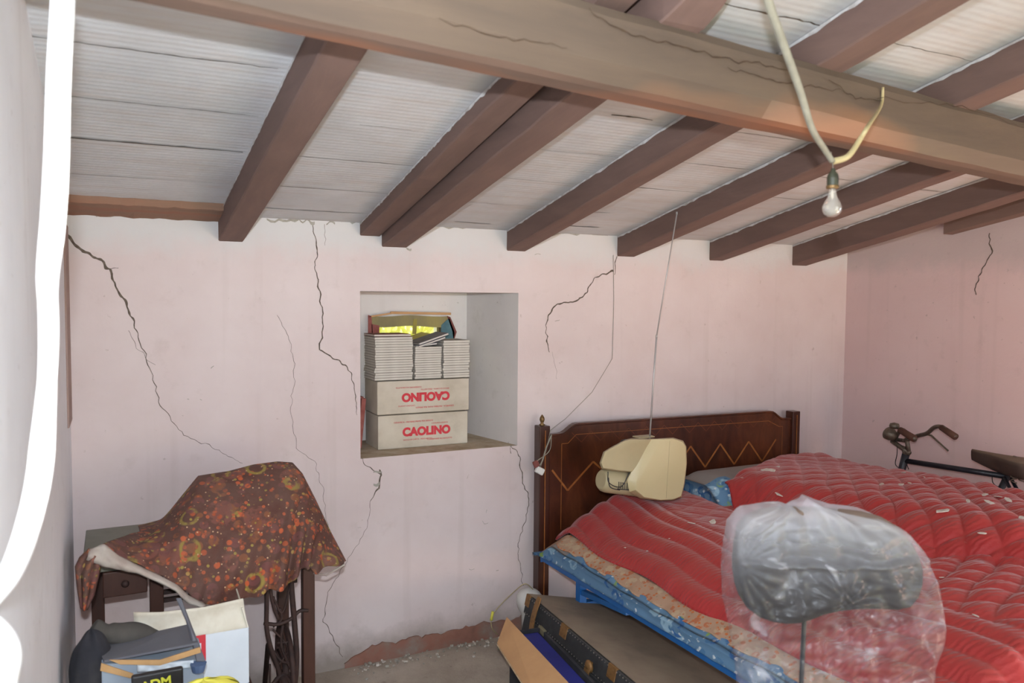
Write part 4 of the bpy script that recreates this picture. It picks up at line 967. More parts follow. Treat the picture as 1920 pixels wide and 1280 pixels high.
for v0 in (0, .33, .70):
    mb = MB(); wdt = .055 if v0 else .04; tslab(mb, -.003, .03, v0, v0+wdt, -.05, .001); mb.build('corner_fitting', 'rust', lid, bevel=.003)
for k in range(48):
    for h in (-.012, -.078):
        mb = MB(); c = tk(-.0015, .02+.0205*k, h); mb.lathe(c, [(.0032, -.002), (.0028, .0), (.0, .002)], 6, rot=Matrix.Rotation(-PI/2, 3, 'Y')); mb.build('stud', 'chrome', lid)
for v, l0, l1 in ((.13, .030, -.15), (.60, -.04, -.12)):
    mb = MB(); R = []
    for t in range(9):
        h = l0+(l1-l0)*t/8; wd = .026 if t in (0, 8) else .036; off = -.012-.010*math.sin(t/8*PI)
        R.append([tk(off, v-wd/2*1, h), tk(off, v+wd/2, h), tk(off+.006, v+wd/2, h), tk(off+.006, v-wd/2, h)])
    mb.loft(R); mb.build('hasp', 'rust', lid, bevel=.002)
mb = MB(); mb.lathe(tk(-.014, .60, -.06), [(.022, -.006), (.024, .0), (.016, .008), (0, .01)], 18, rot=Matrix.Rotation(-PI/2, 3, 'Y')); mb.build('lock_plate', 'rust', lid, smooth=True)
# the low bench it stands on tilts with it
mb = MB(); tslab(mb, .02, LW-.02, .03, LL-.03, -.215, -.197); st = mb.build('base_board', 'sewwood', trk)
for u, v in ((.05, .06), (.05, LL-.06)):
    mb = MB(); p = tk(u, v, -.216); mb.bar((p.x, p.y, 0), p, .04, .04, up=(0, 1, 0)); mb.build('prop_block', 'sewwood', trk)
# white enamel bowl behind the trunk, and the wire with yellow connector
c = onY(992, 1140, -.075); mb = MB(); rr = .062
mb.lathe((1.735, -.080, .0), [(.0, .0), (.035, .0), (.038, .12), (.055, .15), (.062, .178), (.060, .205), (.045, .226), (.02, .236), (0, .238)], 24)
o = mb.build('enamel_jar', 'whitebucket', smooth=True); tag(shift_to(o, (1.735, -.08, 0)), 'chalky white rounded jar standing between the bed post and the trunk corner', 'jar')
mb = MB(); L_ = [onY(1003, 1108, -.09), onY(985, 1094, -.10), onY(965, 1108, -.06), onY(940, 1132, -.04), onY(927, 1148, -.03), onY(921, 1162, -.03), onY(923, 1178, -.04), onZ(934, 1190, .012)]
mb.tube(smoothpts(L_), .0022, 7); wr0 = mb.build('loose_wire', 'flexyellow', smooth=True); shift_to(wr0, L_[0]); tag(wr0, 'thin loose wire arching over the white jar down to the floor', 'electric wire')
PW[wr0.name] = L_[0].copy(); mb = MB(); mb.tube([onY(924, 1146, -.035), onY(921, 1162, -.035)], [.006, .0075], 8); mb.build('connector', 'yellow', wr0, smooth=True)

# cardboard flap, blue folder and the dark crate in front of the trunk
oc = thing('storage_crate', (1.35, -.75, 0), 'dark storage crate in front of the trunk with an olive rim', 'crate')
A = onZ(955, 1165, .26); B = onZ(1075, 1300, .26); 
dr = (B-A).normalized(); pr = Vector((-dr.y, dr.x, 0)); pr = pr if pr.x < 0 else -pr
def ck(u, v, z): return Vector((A.x, A.y, 0)) + dr*u + pr*v + Vector((0, 0, z))
mb = MB(); Lc = .62
def cslab(mb, u0, u1, v0, v1, z0, z1, m=0): mb.hexa([ck(u0, v0, z0), ck(u1, v0, z0), ck(u1, v1, z0), ck(u0, v1, z0), ck(u0, v0, z1), ck(u1, v0, z1), ck(u1, v1, z1), ck(u0, v1, z1)], m)
cslab(mb, .04, Lc, .0, .012, 0, .235); cslab(mb, .04, Lc, -.13, -.118, 0, .235); cslab(mb, .04, .052, -.118, 0, 0, .235); cslab(mb, Lc-.012, Lc, -.118, 0, 0, .235); cslab(mb, .04, Lc, -.13, .012, 0, .012)
mb.build('crate_body', 'darkcloth', oc)
mb = MB(); cslab(mb, .03, .09, -.132, -.116, .215, .24); mb.build('crate_rim', 'olive', oc, bevel=.003)
mb = MB(); cslab(mb, .06, Lc-.02, -.105, -.03, .02, .225); o = mb.build('blue_folder', 'royal', bevel=.003); tag(shift_to(o, ck(.2, -.06, .02)), 'royal blue folder standing in the dark crate by the trunk', 'folder')
p = [onZ(951, 1158, .285), onZ(1090, 1306, .285), onZ(1012, 1330, .235), onZ(933, 1207, .235)]
mb = MB(); mb.face(p); mb.face([p[3]+Vector((0, 0, -.0)), p[2], p[2]+Vector((.006, -.004, -.012)), p[3]+Vector((.008, -.003, -.012))], 1)
flp = mb.build('cardboard_flap', ['card', 'cardlt'], solid=.005); tag(shift_to(flp, p[3]), 'long tan cardboard strip lying slanted across the dark crate', 'cardboard')
PW[flp.name] = p[3].copy(); mb = MB(); nn = (p[1]-p[0]).cross(p[3]-p[0]).normalized(); nn = nn if nn.z > 0 else -nn
for (x, y) in ((971, 1228), (966, 1242), (1004, 1262), (1001, 1275)):
    mb = MB(); d = ray(x, y); s = (p[0]-CAM).dot(nn)/d.dot(nn); q_ = CAM+d*s; mb.tube([q_+nn*.002, q_+nn*.0045], .004, 6); mb.build('staple', 'rust', flp)

# ------------------------------------------------------------------ office chair back wrapped in polythene
CO = Vector((1.30, -2.18, 0)); cr2 = Matrix.Rotation(math.radians(-24), 3, 'Z')
CY = -2.20
chair = thing('office_chair', CO, 'office chair with a dark padded backrest, wrapped in clear plastic beside the bed', 'chair')
cn = Vector((FW.x, FW.y, 0)).normalized(); cu = Vector((cn.y, -cn.x, 0))
cu = cu.normalized()
def cplane(px, py, back=0.0):
    """point on the upright plane of the chair back, 'back' metres behind it"""
    d = ray(px, py); O = CO + cn*back; s = (O-CAM).dot(cn)/d.dot(cn); return CAM + d*s
def chz(px, py): p = cplane(px, py); return (p-CO).dot(cu), p.z
out = [(1380, 1060), (1384, 1110), (1402, 1158), (1440, 1170), (1500, 1174), (1545, 1160), (1600, 1150), (1660, 1152), (1720, 1150), (1742, 1100), (1736, 1040), (1700, 990), (1640, 965), (1560, 958), (1480, 956), (1420, 965), (1388, 995)]
R = []
for back, k in ((-.012, .90), (-.002, .98), (.012, 1.0), (.055, 1.0), (.075, .96), (.085, .85)):
    ring = []; cc = cplane(1560, 1065)
    for x, y in out:
        pnt = cplane(x, y); ring.append(cc+(pnt-cc)*k*.985 + cn*back + Vector((0, 0, .022*noise.noise(Vector((x*.03, y*.03, back*20))))))
    R.append(ring)
mb = MB(); mb.loft(R); mb.build('backrest', 'chairpad', chair, sub=1, smooth=True)
mb = MB(); a = cplane(1525, 1176)+cn*.05; mb.tube([a+Vector((0, 0, .06)), a, Vector((a.x, a.y, .52))+cn*.02, Vector((CO.x, CO.y, .44))-cn*.05], .005, 10); mb.build('back_stem', 'dark', chair, smooth=True)
mb = MB(); Rs = []
for z, k in ((.44, .8), (.455, 1), (.50, 1), (.515, .85)):
    Rs.append([Vector((CO.x, CO.y, z)) - cn*.20 + cu*(.22*k*math.cos(t)*abs(math.cos(t))**-.35 if abs(math.cos(t)) > 1e-3 else 0) + cn*(.21*k*math.sin(t)*(abs(math.sin(t))**-.35 if abs(math.sin(t)) > 1e-3 else 0)) for t in [2*PI*i/24 for i in range(24)]])
mb.loft(Rs); mb.build('seat', 'darkcloth', chair, smooth=True)
sc_ = Vector((CO.x, CO.y, 0)) - cn*.2
mb = MB(); mb.tube([sc_+Vector((0, 0, .07)), sc_+Vector((0, 0, .44))], .024, 14); mb.build('gas_column', 'dark', chair, smooth=True)
for k in range(5):
    a = 2*PI*k/5+.3; mb = MB(); e = sc_+Vector((.27*math.cos(a), .27*math.sin(a), .06)); mb.tube([sc_+Vector((0, 0, .09)), e], [.02, .013], 8); lg = mb.build('leg', 'dark', chair)
    mb = MB(); t_ = Vector((-math.sin(a), math.cos(a), 0)); mb.tube([e+Vector((0, 0, -.034))-t_*.012, e+Vector((0, 0, -.034))+t_*.012], .024, 12); mb.build('caster', 'rubber', lg)
# polythene cover: a loose closed curtain round the backrest, gathered folds, open below
top_ = [(1376, 1062), (1372, 1010), (1385, 975), (1415, 955), (1470, 947), (1530, 949), (1570, 958), (1610, 961), (1645, 968), (1685, 985), (1722, 1020), (1752, 1062)]
def cover(name, px_rows, backs, mt, par):
    nR = len(px_rows); 
# front and rear sheets share one outline
def outline(v):
    """left and right pixel edges of the cover at height row v (0 top .. 1 bottom)"""
    ys = [0, .04, .10, .18, .30, .42, .55, .70, .85, 1.0]
    L = [1470, 1405, 1381, 1372, 1368, 1370, 1383, 1396, 1402, 1408]
    Rr = [1560, 1655, 1700, 1733, 1757, 1769, 1770, 1752, 1750, 1748]
    return float(np.interp(v, ys, L)), float(np.interp(v, ys, Rr))
Y0_, Y1_ = 946, 1420
def sheet(u, v, side):
    l, r = outline(v); px = l+(r-l)*u; py = Y0_+(Y1_-Y0_)*v
    if v < .12: py += (1-v/.12)*(10*math.sin(u*7)+ 6*math.sin(u*17+1)) + 14*u*(1-v/.12)
    edge = math.sin(PI*u)**.16 if 0 < u < 1 else 0; cap = min(1, v/.05)**.4
    dep = (-.062 if side < 0 else .10)*edge*cap + .026
    p = cplane(px, py)
    w_ = .020*noise.noise(Vector((u*5, v*7, side*3))) + .012*noise.noise(Vector((u*14, v*4, 5+side))) + .006*noise.noise(Vector((u*9+v*9, v*30, side)))
    # taut horizontal fold and folds fanning from the left pinch and the belt loop
    w_ += (.020 if side < 0 else .0)*math.exp(-((v-.205-.015*math.sin(u*3))/.013)**2)
    a1 = math.atan2(v-.22, u-.02+1e-6); w_ += .006*math.sin(a1*22)*math.exp(-((u-.02)**2+(v-.22)**2)/.05)
    a2 = math.atan2(v-.36, u-.52+1e-6); w_ += .007*math.sin(a2*15)*math.exp(-((u-.52)**2+(v-.36)**2)/.02)
    return p + cn*(dep + w_*edge*cap*(1 if side > 0 else -1))
cv = MB(); nu_, nv_ = 110, 130
cv.grid(lambda u, v: sheet(u, v, -1), nu_, nv_); cv.grid(lambda u, v: sheet(u, v, 1), nu_, nv_)
pc = cv.build('plastic_cover', 'plastic', smooth=True); tag(shift_to(pc, CO+Vector((0, 0, .8))), 'crumpled clear plastic bag pulled over the dark chair back', 'plastic bag')

# ------------------------------------------------------------------ sewing machine table with floral cloth
sew = thing('sewing_table', (.28, -.36, 0), 'old treadle sewing table with dark wooden legs and cast iron treadle frame', 'sewing table')
SX0, SX1, SY0, SY1, SZ = -.10, .63, -.08, -.51, .735
mb = MB(); mb.box(((SX0+SX1)/2, (SY0+SY1)/2, SZ), (SX1-SX0, SY0-SY1, .03)); mb.build('table_top', 'sewtop', sew, bevel=.004)
pL = onY(577, 1100, -.47)
for x, y in ((pL.x, -.47), (SX1-.04, -.12), (.115, -.47), (SX0+.035, -.12)):
    z0 = 0; mb = MB(); mb.box((x, y, .36), (.042, .042, .72)); mb.build('leg', 'sewwood', sew, bevel=.003)
mb = MB(); d0 = onY(188, 1062, -.52); d1 = onY(283, 1118, -.52)
dx0, dx1, dz0, dz1 = onY(192, 1075, -.52).x, onY(276, 1075, -.52).x, onY(235, 1116, -.52).z, .72
mb.box(((dx0+dx1)/2, -.46, (dz0+dz1)/2), (dx1-dx0, .12, dz1-dz0)); dw = mb.build('drawer', 'sewwood', sew, bevel=.004)
mb = MB(); mb.lathe(((dx0+dx1)/2, -.522, (dz0+dz1)/2), [(.010, 0), (.012, .008), (.006, .014), (0, .015)], 14, rot=Matrix.Rotation(PI/2, 3, 'X')); mb.build('knob', 'iron', dw, smooth=True)
# rails behind the drawer
mb = MB()
for py in (1113, 1128): a = onY(285, py, -.45); mb.bar(a, (.58, -.45, a.z), .014, .014)
mb.build('crossbar', 'iron', sew)
# cast iron side frame near the right legs, seen in front of the wooden leg
IX = .565
def ip(px, py, Y=-.49): return onY(px, py, Y)
mb = MB(); 
a = ip(510, 1085); b = ip(508, 1200)
def irn(L, r=.007): mb.tube(smoothpts([ip(*p_) for p_ in L], 5), r, 8)
irn([(499, 1060), (500, 1130), (500, 1175), (508, 1215), (524, 1262), (530, 1330), (520, 1420)], .008)
irn([(508, 1070), (508, 1110), (514, 1140), (522, 1160)], .006)
irn([(512, 1118), (530, 1148), (548, 1075)], .004); irn([(525, 1140), (528, 1160), (512, 1175)], .004)
irn([(495, 1168), (520, 1170), (545, 1160), (562, 1145), (578, 1144)], .007)
irn([(545, 1080), (548, 1120), (552, 1165), (556, 1230), (552, 1290), (540, 1400)], .010)
irn([(530, 1172), (527, 1205), (538, 1240), (552, 1262)], .005); irn([(508, 1215), (530, 1240), (550, 1236), (556, 1200)], .005)
irn([(520, 1205), (545, 1203)], .004); irn([(512, 1180), (540, 1215), (520, 1250)], .004); irn([(506, 1245), (505, 1290), (500, 1340)], .004)
irn([(500, 1300), (530, 1265), (556, 1300)], .009); irn([(520, 1420), (530, 1380), (540, 1400)], .01)
# feet reach the floor
f0 = ip(530, 1330); mb.tube([f0, Vector((f0.x+.02, f0.y+.05, .30)), Vector((f0.x-.01, -.62, .02)), Vector((f0.x-.01, -.66, .012))], .011, 8)
mb.tube([Vector((f0.x, -.56, .25)), Vector((f0.x, -.2, .25)), Vector((f0.x, -.10, .02))], .010, 8)
mb.build('iron_stand', 'iron', sew, smooth=True)
mb = MB(); mb.tube([(IX-.02+.20*0, -.40+.15*math.cos(t), .25+.15*math.sin(t)) for t in [2*PI*i/28 for i in range(28)]], .010, 8, closed=True)
for k in range(3): t = PI*k/3; mb.tube([(IX-.02, -.40+.15*math.cos(t), .25+.15*math.sin(t)), (IX-.02, -.40-.15*math.cos(t), .25-.15*math.sin(t))], .005, 6)
mb.build('flywheel', 'iron', sew, smooth=True)
mb = MB(); mb.box((.32, -.35, .10), (.34, .22, .012)); mb.tube([(.1, -.35, .10), (IX, -.35, .10)], .008, 8); mb.build('treadle', 'iron', sew)
# machine standing on the table under the cloth
sm = thing('sewing_machine', (.36, -.33, .75), 'sewing machine hidden under the floral cloth on the table', 'sewing machine')
mb = MB(); mb.box((.37, -.31, .765), (.28, .14, .03)); mb.build('machine_base', 'dark', sm, bevel=.004)
mb = MB(); mb.box((.48, -.31, .84), (.06, .07, .13)); mb.box((.38, -.31, .915), (.22, .05, .05)); mb.box((.30, -.31, .86), (.04, .04, .12)); mb.build('machine_arm', 'dark', sm, bevel=.008)
mb = MB(); mb.lathe((.513, -.31, .90), [(.01, 0), (.042, .002), (.042, .014), (.01, .016)], 24, rot=Matrix.Rotation(PI/2, 3, 'Y')); mb.build('handwheel', 'chrome', sm)
# cloth
ridge = [(262, 998), (300, 985), (338, 935), (372, 893), (430, 884), (475, 872), (520, 866), (548, 868), (566, 888), (590, 935), (618, 995), (648, 1052)]
rY =    [-.40, -.36, -.33, -.32, -.32, -.32, -.32, -.32, -.34, -.38, -.44, -.50]
low =   [(190, 1022), (232, 1046), (285, 1072), (322, 1092), (352, 1112), (384, 1134), (440, 1128), (496, 1112), (540, 1100), (572, 1062), (590, 1072), (646, 1056)]
lY =    [-.62, -.63, -.64, -.65, -.65, -.65, -.65, -.65, -.64, -.63, -.62, -.56]
nS = 150
def lerpL(L, t):
    k = t*(len(L)-1); i = min(int(k), len(L)-2); f_ = k-i
    if isinstance(L[0], tuple): return (L[i][0]*(1-f_)+L[i+1][0]*f_, L[i][1]*(1-f_)+L[i+1][1]*f_)
    return L[i]*(1-f_)+L[i+1]*f_
def cl(u, v):
    r = onY(*lerpL(ridge, u), lerpL(rY, u)); l = onY(*lerpL(low, u), lerpL(lY, u))
    if v < .22:    # back side hanging behind the machine
        k = v/.22; p = r.copy(); p.y += .20*(1-k)**1.2; p.z -= max(0, (r.z-.77))*.9*(1-k)**1.5*1.0; return p
    k = (v-.22)/.78
    p = r.lerp(l, k); bulge = math.sin(PI*min(k, 1))
    p.y += -.055*math.sin(PI*k**.6)*min(1, (r.z-l.z)/.25)
    amp = .019*k*(.35+.65*S(np.array((u-.45)/.3)))
    p.y += amp*math.sin(u*88+2*math.sin(v*3)) + .012*noise.noise(Vector((u*9, v*4, 2)))*bulge
    p.z += .004*math.sin(u*60)*k
    return p
mb = MB(); mb.grid(cl, nS, 60)
clo = mb.build('tablecloth', ['cloth', 'clothback'], smooth=True, solid=.003)
tag(shift_to(clo, (.36, -.4, .95)), 'brown floral cloth draped over the sewing machine and table', 'cloth'); PW[clo.name] = Vector((.36, -.4, .95))
# turned-up lining edge along the lower left
top_e = [(168, 1030), (195, 1020), (222, 1042), (262, 1062), (300, 1080), (330, 1096), (355, 1118), (386, 1134)]
bot_e = [(162, 1048), (195, 1062), (230, 1068), (262, 1075), (296, 1090), (329, 1106), (350, 1128), (374, 1136)]
def fold(u, v):
    a = onY(*lerpL(top_e, u), -.665); b = onY(*lerpL(bot_e, u), -.675); p = a.lerp(b, v); p.y -= .016*math.sin(PI*v) + .006*noise.noise(Vector((u*14, v*3, 0))); return p
mb = MB(); mb.grid(fold, 60, 10); mb.build('lining_fold', 'clothback', clo, smooth=True, solid=.003)
hl = [(168, 1028), (150, 1045), (142, 1062), (146, 1100), (152, 1138)]; hr = [(190, 1045), (188, 1060), (183, 1085), (176, 1115), (164, 1140)]
def hang(u, v):
    a = onY(*lerpL(hl, v), -.66); b = onY(*lerpL(hr, v), -.66); p = a.lerp(b, u); p.y += -.02*math.sin(PI*u)-.008*math.sin(u*16); return p
mb = MB(); mb.grid(hang, 20, 24); mb.build('hanging_corner', 'cloth', clo, smooth=True, solid=.003)
rl = [(575, 1010), (588, 1040), (590, 1070)]
def flap(u, v):
    T0 = [(560, 900), (600, 960), (648, 1052)]; B0 = [(572, 1060), (610, 1078), (646, 1056)]
    a = onY(*lerpL(T0, u), -.40-.1*u); b = onY(*lerpL(B0, u), -.56); p = a.lerp(b, v); p.y += .008*math.sin(u*20)*v; return p
mb = MB(); mb.tube([onY(*p_, -.57) for p_ in [(588, 1074), (612, 1078), (646, 1058)]], .0035, 6); mb.build('hem', 'clothback', clo)

# ------------------------------------------------------------------ boxes at the lower left
bz = .40
mb = MB(); mb.box((.12, -.86, bz-.012), (.50, .44, .024)); 
bench = thing('low_bench', (.12, -.86, 0), 'low wooden bench carrying the boxes beside the sewing table', 'bench'); mb.build('bench_top', 'sewwood', bench, bevel=.004)
for x in (-.08, .33):
    for y in (-.68, -1.04): mb = MB(); mb.box((x, y, .19), (.035, .035, .375)); mb.build('leg', 'sewwood', bench)
wbx = thing('white_carton', (.20, -.72, bz), 'open white carton with a red printed label beside the iron treadle stand', 'cardboard box')
YW = -.80; c0 = onY(465, 1180, YW); c1 = onY(464, 1262, YW); x0w = .045; x1w = c0.x; zTw = .578
mb = MB(); z0w = .402; th = .004
mb.box(((x0w+x1w)/2, YW, (z0w+zTw)/2), (x1w-x0w, th, zTw-z0w)); mb.box(((x0w+x1w)/2, YW+.18, (z0w+zTw)/2), (x1w-x0w, th, zTw-z0w))
mb.box((x0w, YW+.09, (z0w+zTw)/2), (th, .18, zTw-z0w)); mb.box((x1w, YW+.09, (z0w+zTw)/2), (th, .18, zTw-z0w)); mb.box(((x0w+x1w)/2, YW+.09, z0w+.003), (x1w-x0w, .18, th))
mb.build('carton_body', 'whitebox', wbx, bevel=.001)
mb = MB(); fpts = [(250, 1148), (300, 1148), (345, 1143), (385, 1138), (456, 1122)]
def fla(u, v):
    t = onY(*lerpL(fpts, u), YW+.01); b = Vector((x0w+(x1w-x0w)*u, YW, zTw)); p = b.lerp(t, v); p.y += .01*math.sin(PI*v); return p
mb.grid(fla, 20, 8); mb.build('front_flap', 'whitebox_in', wbx, smooth=True, solid=.003)
mb = MB(); mb.hexa([(x1w-.002, YW, zTw), (x1w+.002, YW, zTw), (x1w+.002, YW+.17, zTw), (x1w-.002, YW+.17, zTw), (x1w-.016, YW+.01, zTw+.06), (x1w-.012, YW+.01, zTw+.06), (x1w-.01, YW+.16, zTw+.07), (x1w-.014, YW+.16, zTw+.07)]); mb.build('side_flap', 'whitebox_in', wbx)
mb = MB(); a = onY(368, 1192, YW-.004); b = onY(383, 1238, YW-.004); mb.box(((a.x+b.x)/2, YW-.0035, (a.z+b.z)/2), (b.x-a.x+.01, .001, a.z-b.z)); mb.box((b.x-.014, YW-.0042, (a.z+b.z)/2+.005), (.012, .001, .022), 1); mb.build('red_label', ['redprint', 'whitebox'], wbx)
# slate box with torn lid
YG = -.98
gb = thing('slate_box', (.07, YG+.08, .5), 'crushed slate grey box with a torn lid, in front of the white carton', 'box')
g = lambda x, y, Y=YG: onY(x, y, Y)
mb = MB(); a = g(190, 1245); b = g(382, 1240); zg0 = .51
mb.hexa([(a.x, YG, zg0), (b.x, YG, zg0), (b.x, YG+.15, zg0), (a.x, YG+.15, zg0), (a.x, YG, a.z), (b.x, YG, b.z+.005), (b.x, YG+.15, b.z+.01), (a.x, YG+.15, a.z)])
mb.build('box_body', 'bluebox', gb, bevel=.003)
mb = MB(); p = [g(195, 1238, YG-.005), g(372, 1204, YG-.005), g(352, 1170, YG+.14), g(180, 1208, YG+.14)]
mb.face(p); mb.build('lid', 'greybox', gb, solid=.006)
mb = MB(); p = [g(205, 1236, YG-.012), g(300, 1236, YG-.014), g(375, 1212, YG-.012), g(376, 1222, YG-.012), g(300, 1246, YG-.014), g(225, 1244, YG-.012)]
mb.face(p); mb.build('torn_edge', 'foam', gb, solid=.004)
mb = MB(); p = [g(190, 1242, YG-.010), g(250, 1262, YG-.012), g(245, 1270, YG-.012), g(188, 1256, YG-.01)]; mb.face(p); mb.build('torn_edge', 'foam', gb, solid=.004)
mb = MB(); p = [g(330, 1122, YG+.10), g(338, 1122, YG+.10), g(384, 1240, YG-.014), g(368, 1240, YG-.014), g(356, 1180, YG+.03)]; mb.face(p); mb.build('side_flap', 'greybox', gb, solid=.004)
mb = MB(); mb.grid(lambda u, v: g(258+105*u, 1246+14*v-9*u, YG-.006-.006*math.sin(u*20)*math.sin(PI*v)), 30, 4); mb.build('crumpled_lining', 'whitebox', gb, smooth=True, solid=.002)
mb = MB(); mb.tube([g(372, 1243, YG-.02), g(372, 1258, YG-.02)], [.022, .016], 12); mb.build('blue_tag', simple('blue card', ['4d6288', '5b7296'], .7, 8, .1), gb)
# dark pouch with yellow lettering
YK = -1.06; a = onY(250, 1266, YK); b = onY(325, 1264, YK)
pk = thing('black_packet', ((a.x+b.x)/2, YK, .47), 'black packet with yellow lettering below the slate box', 'packet')
mb = MB(); mb.box(((a.x+b.x)/2+.01, YK+.012, a.z-.075), (b.x-a.x+.03, .02, .14)); mb.build('packet_body', 'dark', pk, bevel=.006)
cu_ = bpy.data.curves.new('t', 'FONT'); cu_.body = 'ADM'; cu_.size = .034; cu_.align_x = 'CENTER'; cu_.align_y = 'TOP'; cu_.extrude = .0004; cu_.offset = .001
ob = bpy.data.objects.new('t', cu_); C.objects.link(ob); me = bpy.data.meshes.new_from_object(ob.evaluated_get(bpy.context.evaluated_depsgraph_get())); bpy.data.objects.remove(ob)
pz = onY(292, 1270, YK-.001); me.transform(Matrix.Translation((pz.x, YK-.002, pz.z)) @ Matrix.Rotation(-.06, 4, 'Y') @ Matrix.Rotation(PI/2, 4, 'X')); me.materials.clear(); me.materials.append(M['tapeyellow'])
lt = bpy.data.objects.new('lettering', me); C.objects.link(lt); lt.parent = pk; lt.location = -PW[pk.name]
# yellow bag
YY = -1.14; c = onY(382, 1300, YY); mb = MB(); 
mb.grid(lambda u, v: c + Vector((.105*math.cos(2*PI*u)*math.sin(PI*v)*(1+.1*noise.noise(Vector((u*6, v*6, 0)))), .05*math.sin(2*PI*u)*math.sin(PI*v), .058*math.cos(PI*v)*(1+.12*noise.noise(Vector((u*9, v*5, 4)))) - .02)), 40, 20)
o = mb.build('yellow_bag', 'yellow', smooth=True); tag(shift_to(o, c), 'bright yellow plastic bag just showing at the bottom edge below the white carton', 'bag')
# dark bag and rolled grey cloth
def blob(name, cx, ry, rz, mt, seed, k=.12, nx=36):
    mb = MB(); mb.grid(lambda u, v: Vector(cx) + Vector((ry[0]*math.cos(2*PI*u)*math.sin(PI*v), ry[1]*math.sin(2*PI*u)*math.sin(PI*v), rz*math.cos(PI*v)))*(1+k*noise.noise(Vector((math.cos(2*PI*u)*2, math.sin(2*PI*u)*2, v*3+seed)))), nx, 24)
    o = mb.build(name, mt, smooth=True)
    bm = bmesh.new(); bm.from_mesh(o.data); bmesh.ops.remove_doubles(bm, verts=bm.verts, dist=1e-5); bm.to_mesh(o.data); bm.free(); return shift_to(o, cx)
c = onY(172, 1262, -.90); o = blob('dark_bag', c, (.055, .06), .12, 'darkcloth', 3); o.location.x = max(o.location.x, XL+.075); tag(o, 'black soft bag slumped against the left wall behind the slate box', 'bag')
mb = MB(); pts = smoothpts([onY(172, 1175, -.86), onY(190, 1183, -.86), onY(225, 1188, -.85), onY(262, 1190, -.84), onY(300, 1205, -.83)], 6)
mb.tube(pts, [.024+.010*math.sin(i*.5)*.3+.008*(i > 8) for i in range(len(pts))], 14); o = mb.build('rolled_cloth', 'greycloth', smooth=True, sub=1)
tag(shift_to(o, pts[12]), 'rolled dark grey cloth lying between the black bag and the white carton', 'cloth roll')

# ------------------------------------------------------------------ bicycle
BXX = 3.72
bk = thing('bicycle', (BXX, -.9, 0), 'old black bicycle with a brown saddle leaning against the side wall behind the bed', 'bicycle')
def bp(px, py, X=BXX): return onX(px, py, X)
ht = bp(1697, 862); hb = ht + Vector((0, .045, -.17)); st_ = bp(1888, 893); bbk = Vector((BXX, st_.y+.19, .30))
fwc = Vector((BXX, ht.y+.24, .33)); rwc = Vector((BXX, fwc.y-1.06, .33))
mb = MB(); mb.tube([ht+Vector((0, -.003, .03)), hb], .019, 14); mb.tube([ht+Vector((0, 0, -.004)), st_], .0135, 14); mb.tube([hb, bbk], .014, 12); mb.tube([st_+Vector((0, -.012, .03)), bbk], .0145, 12)
mb.tube([st_+Vector((-.02, 0, 0)), rwc+Vector((-.05, 0, 0))], .008, 10); mb.tube([st_+Vector((.02, 0, 0)), rwc+Vector((.05, 0, 0))], .008, 10); mb.tube([bbk, rwc+Vector((-.05, 0, 0))], .009, 10); mb.tube([bbk, rwc+Vector((.05, 0, 0))], .009, 10)
mb.build('frame', 'framepaint', bk, smooth=True)
mb = MB(); mb.tube(smoothpts([hb, hb+Vector((-.045, .02, -.08)), fwc+Vector((-.045, 0, 0))]), .009, 8); mb.tube(smoothpts([hb, hb+Vector((.045, .02, -.08)), fwc+Vector((.045, 0, 0))]), .009, 8); mb.build('fork', 'framepaint', bk, smooth=True)
for cW in (fwc, rwc):
    mb = MB(); mb.tube([cW+Vector((0, .31*math.cos(t), .31*math.sin(t))) for t in [2*PI*i/48 for i in range(48)]], .018, 10, closed=True); wh = mb.build('wheel', 'rubber', bk, smooth=True)
    mb = MB()
    for i in range(32): t = 2*PI*i/32; mb.tube([cW+Vector((.02*(-1)**i, 0, 0)), cW+Vector((0, .295*math.cos(t), .295*math.sin(t)))], .001, 4)
    mb.tube([cW-Vector((.04, 0, 0)), cW+Vector((.04, 0, 0))], .016, 10); mb.build('spokes', 'bikechrome', wh)
# stem, turned handlebar
sc0 = bp(1694, 838, BXX); mb = MB(); mb.tube([ht+Vector((0, 0, .02)), ht+Vector((0, .008, .07)), sc0], .012, 12); mb.tube([bp(1672, 826), bp(1706, 850)], .012, 10); mb.tube([bp(1700, 820), bp(1704, 848)], .011, 8); mb.build('stem', 'bikechrome', bk, smooth=True)
X1 = BXX-.05
hbp = smoothpts([bp(1697, 826, BXX), bp(1720, 817, BXX-.01), bp(1738, 812, BXX-.04), bp(1752, 801, BXX-.06), bp(1767, 801, BXX-.08), bp(1792, 819, BXX-.10)], 6)
mb = MB(); mb.tube(hbp, .0105, 10); l2 = smoothpts([bp(1697, 826, BXX), bp(1680, 822, BXX+.02), bp(1690, 806, BXX-.02), bp(1702, 812, BXX-.06), bp(1716, 823, BXX-.09)], 6); mb.tube(l2, .0105, 10); mb.build('handlebar', 'bikechrome', bk, smooth=True)
mb = MB(); mb.tube([bp(1765, 801, BXX-.078), bp(1792, 819, BXX-.10)], [.0145, .0165], 12); mb.build('grip', 'grip', bk, smooth=True)
mb = MB(); mb.tube([bp(1688, 806, BXX-.05), bp(1714, 822, BXX-.09)], [.0165, .0185], 12); mb.build('grip', 'grip', bk, smooth=True)
mb = MB(); mb.tube([bp(1738, 814, BXX-.04), bp(1746, 816, BXX-.05), bp(1777, 844, BXX-.08)], [.005, .005, .004], 8); mb.lathe(bp(1777, 844, BXX-.08), [(.0, -.006), (.006, 0), (.0, .006)], 8); mb.build('brake_lever', 'bikechrome', bk)
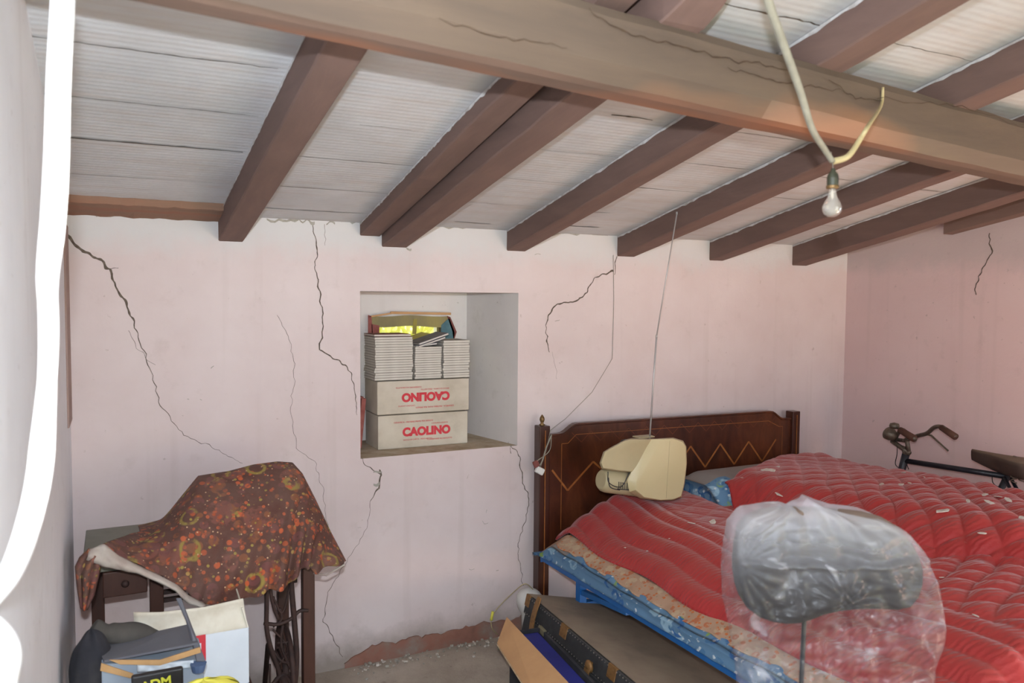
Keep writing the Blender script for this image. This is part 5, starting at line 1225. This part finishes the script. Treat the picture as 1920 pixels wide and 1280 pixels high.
lc = bp(1668, 813, BXX-.01); mb = MB(); mb.lathe(lc, [(0, -.04), (.022, -.035), (.034, -.01), (.036, .012), (.030, .02), (0, .024)], 18, rot=Matrix.Rotation(math.radians(-70), 3, 'X')); mb.build('headlamp', 'bikechrome', bk, smooth=True)
lc = bp(1677, 798, BXX-.03); mb = MB(); mb.lathe(lc, [(0, -.018), (.022, -.014), (.026, 0), (.022, .012), (0, .018)], 16); mb.build('bell', 'bikechrome', bk, smooth=True)
mb = MB(); mb.tube(smoothpts([bp(1682, 828), bp(1682, 850), bp(1679, 870), bp(1690, 880)]), .0022, 6); mb.tube(smoothpts([bp(1700, 845), bp(1698, 862), bp(1704, 880)]), .002, 6); mb.tube(smoothpts([bp(1860, 886), bp(1862, 905), bp(1876, 912), bp(1880, 888)]), .0022, 6); mb.build('brake_cable', 'rubber', bk, smooth=True)
sdl = [(0, .010, .0), (.04, .014, .002), (.10, .020, .004), (.16, .045, .008), (.21, .070, .012), (.25, .078, .016), (.275, .060, .012)]
s0 = bp(1823, 846); s1 = bp(1915, 866); sv = (s1-s0); R = []
for d, hw, hz_ in sdl:
    dep = .042 + .045*math.sin(min(1, d/.22)*PI*.5)
    c = s0 + Vector((0, -1, 0))*d*1.05 + Vector((0, 0, (s1.z-s0.z)*.3*d/.25)); ring = []
    for t in [2*PI*i/16 for i in range(16)]:
        zz = math.sin(t); ring.append(c+Vector((math.cos(t)*hw, 0, zz*.012 if zz > 0 else zz*dep)))
    R.append(ring)
mb = MB(); mb.loft(R); mb.build('saddle', 'saddle', bk, smooth=True)
mb = MB(); mb.tube([st_+Vector((0, -.01, .02)), st_+Vector((0, -.035, .10))], .011, 10)
for k in range(2):
    c = s0+Vector((-.03+.06*k, -.22, -.05)); mb.tube([c+Vector((.012*math.cos(t), .012*math.sin(t), -.0045*t/1.5)) for t in [i*.6 for i in range(32)]], .0028, 6)
mb.tube([s0+Vector((0, -.05, -.03)), s0+Vector((0, -.20, -.075))], .005, 6); mb.build('saddle_post', 'bikechrome', bk, smooth=True)
mb = MB(); a = rwc; mb.tube([a+Vector((0, .36*math.cos(t), .36*math.sin(t))) for t in [PI*.08+PI*.95*i/30 for i in range(31)]], .012, 8); mb.build('mudguard', 'framepaint', bk, smooth=True)
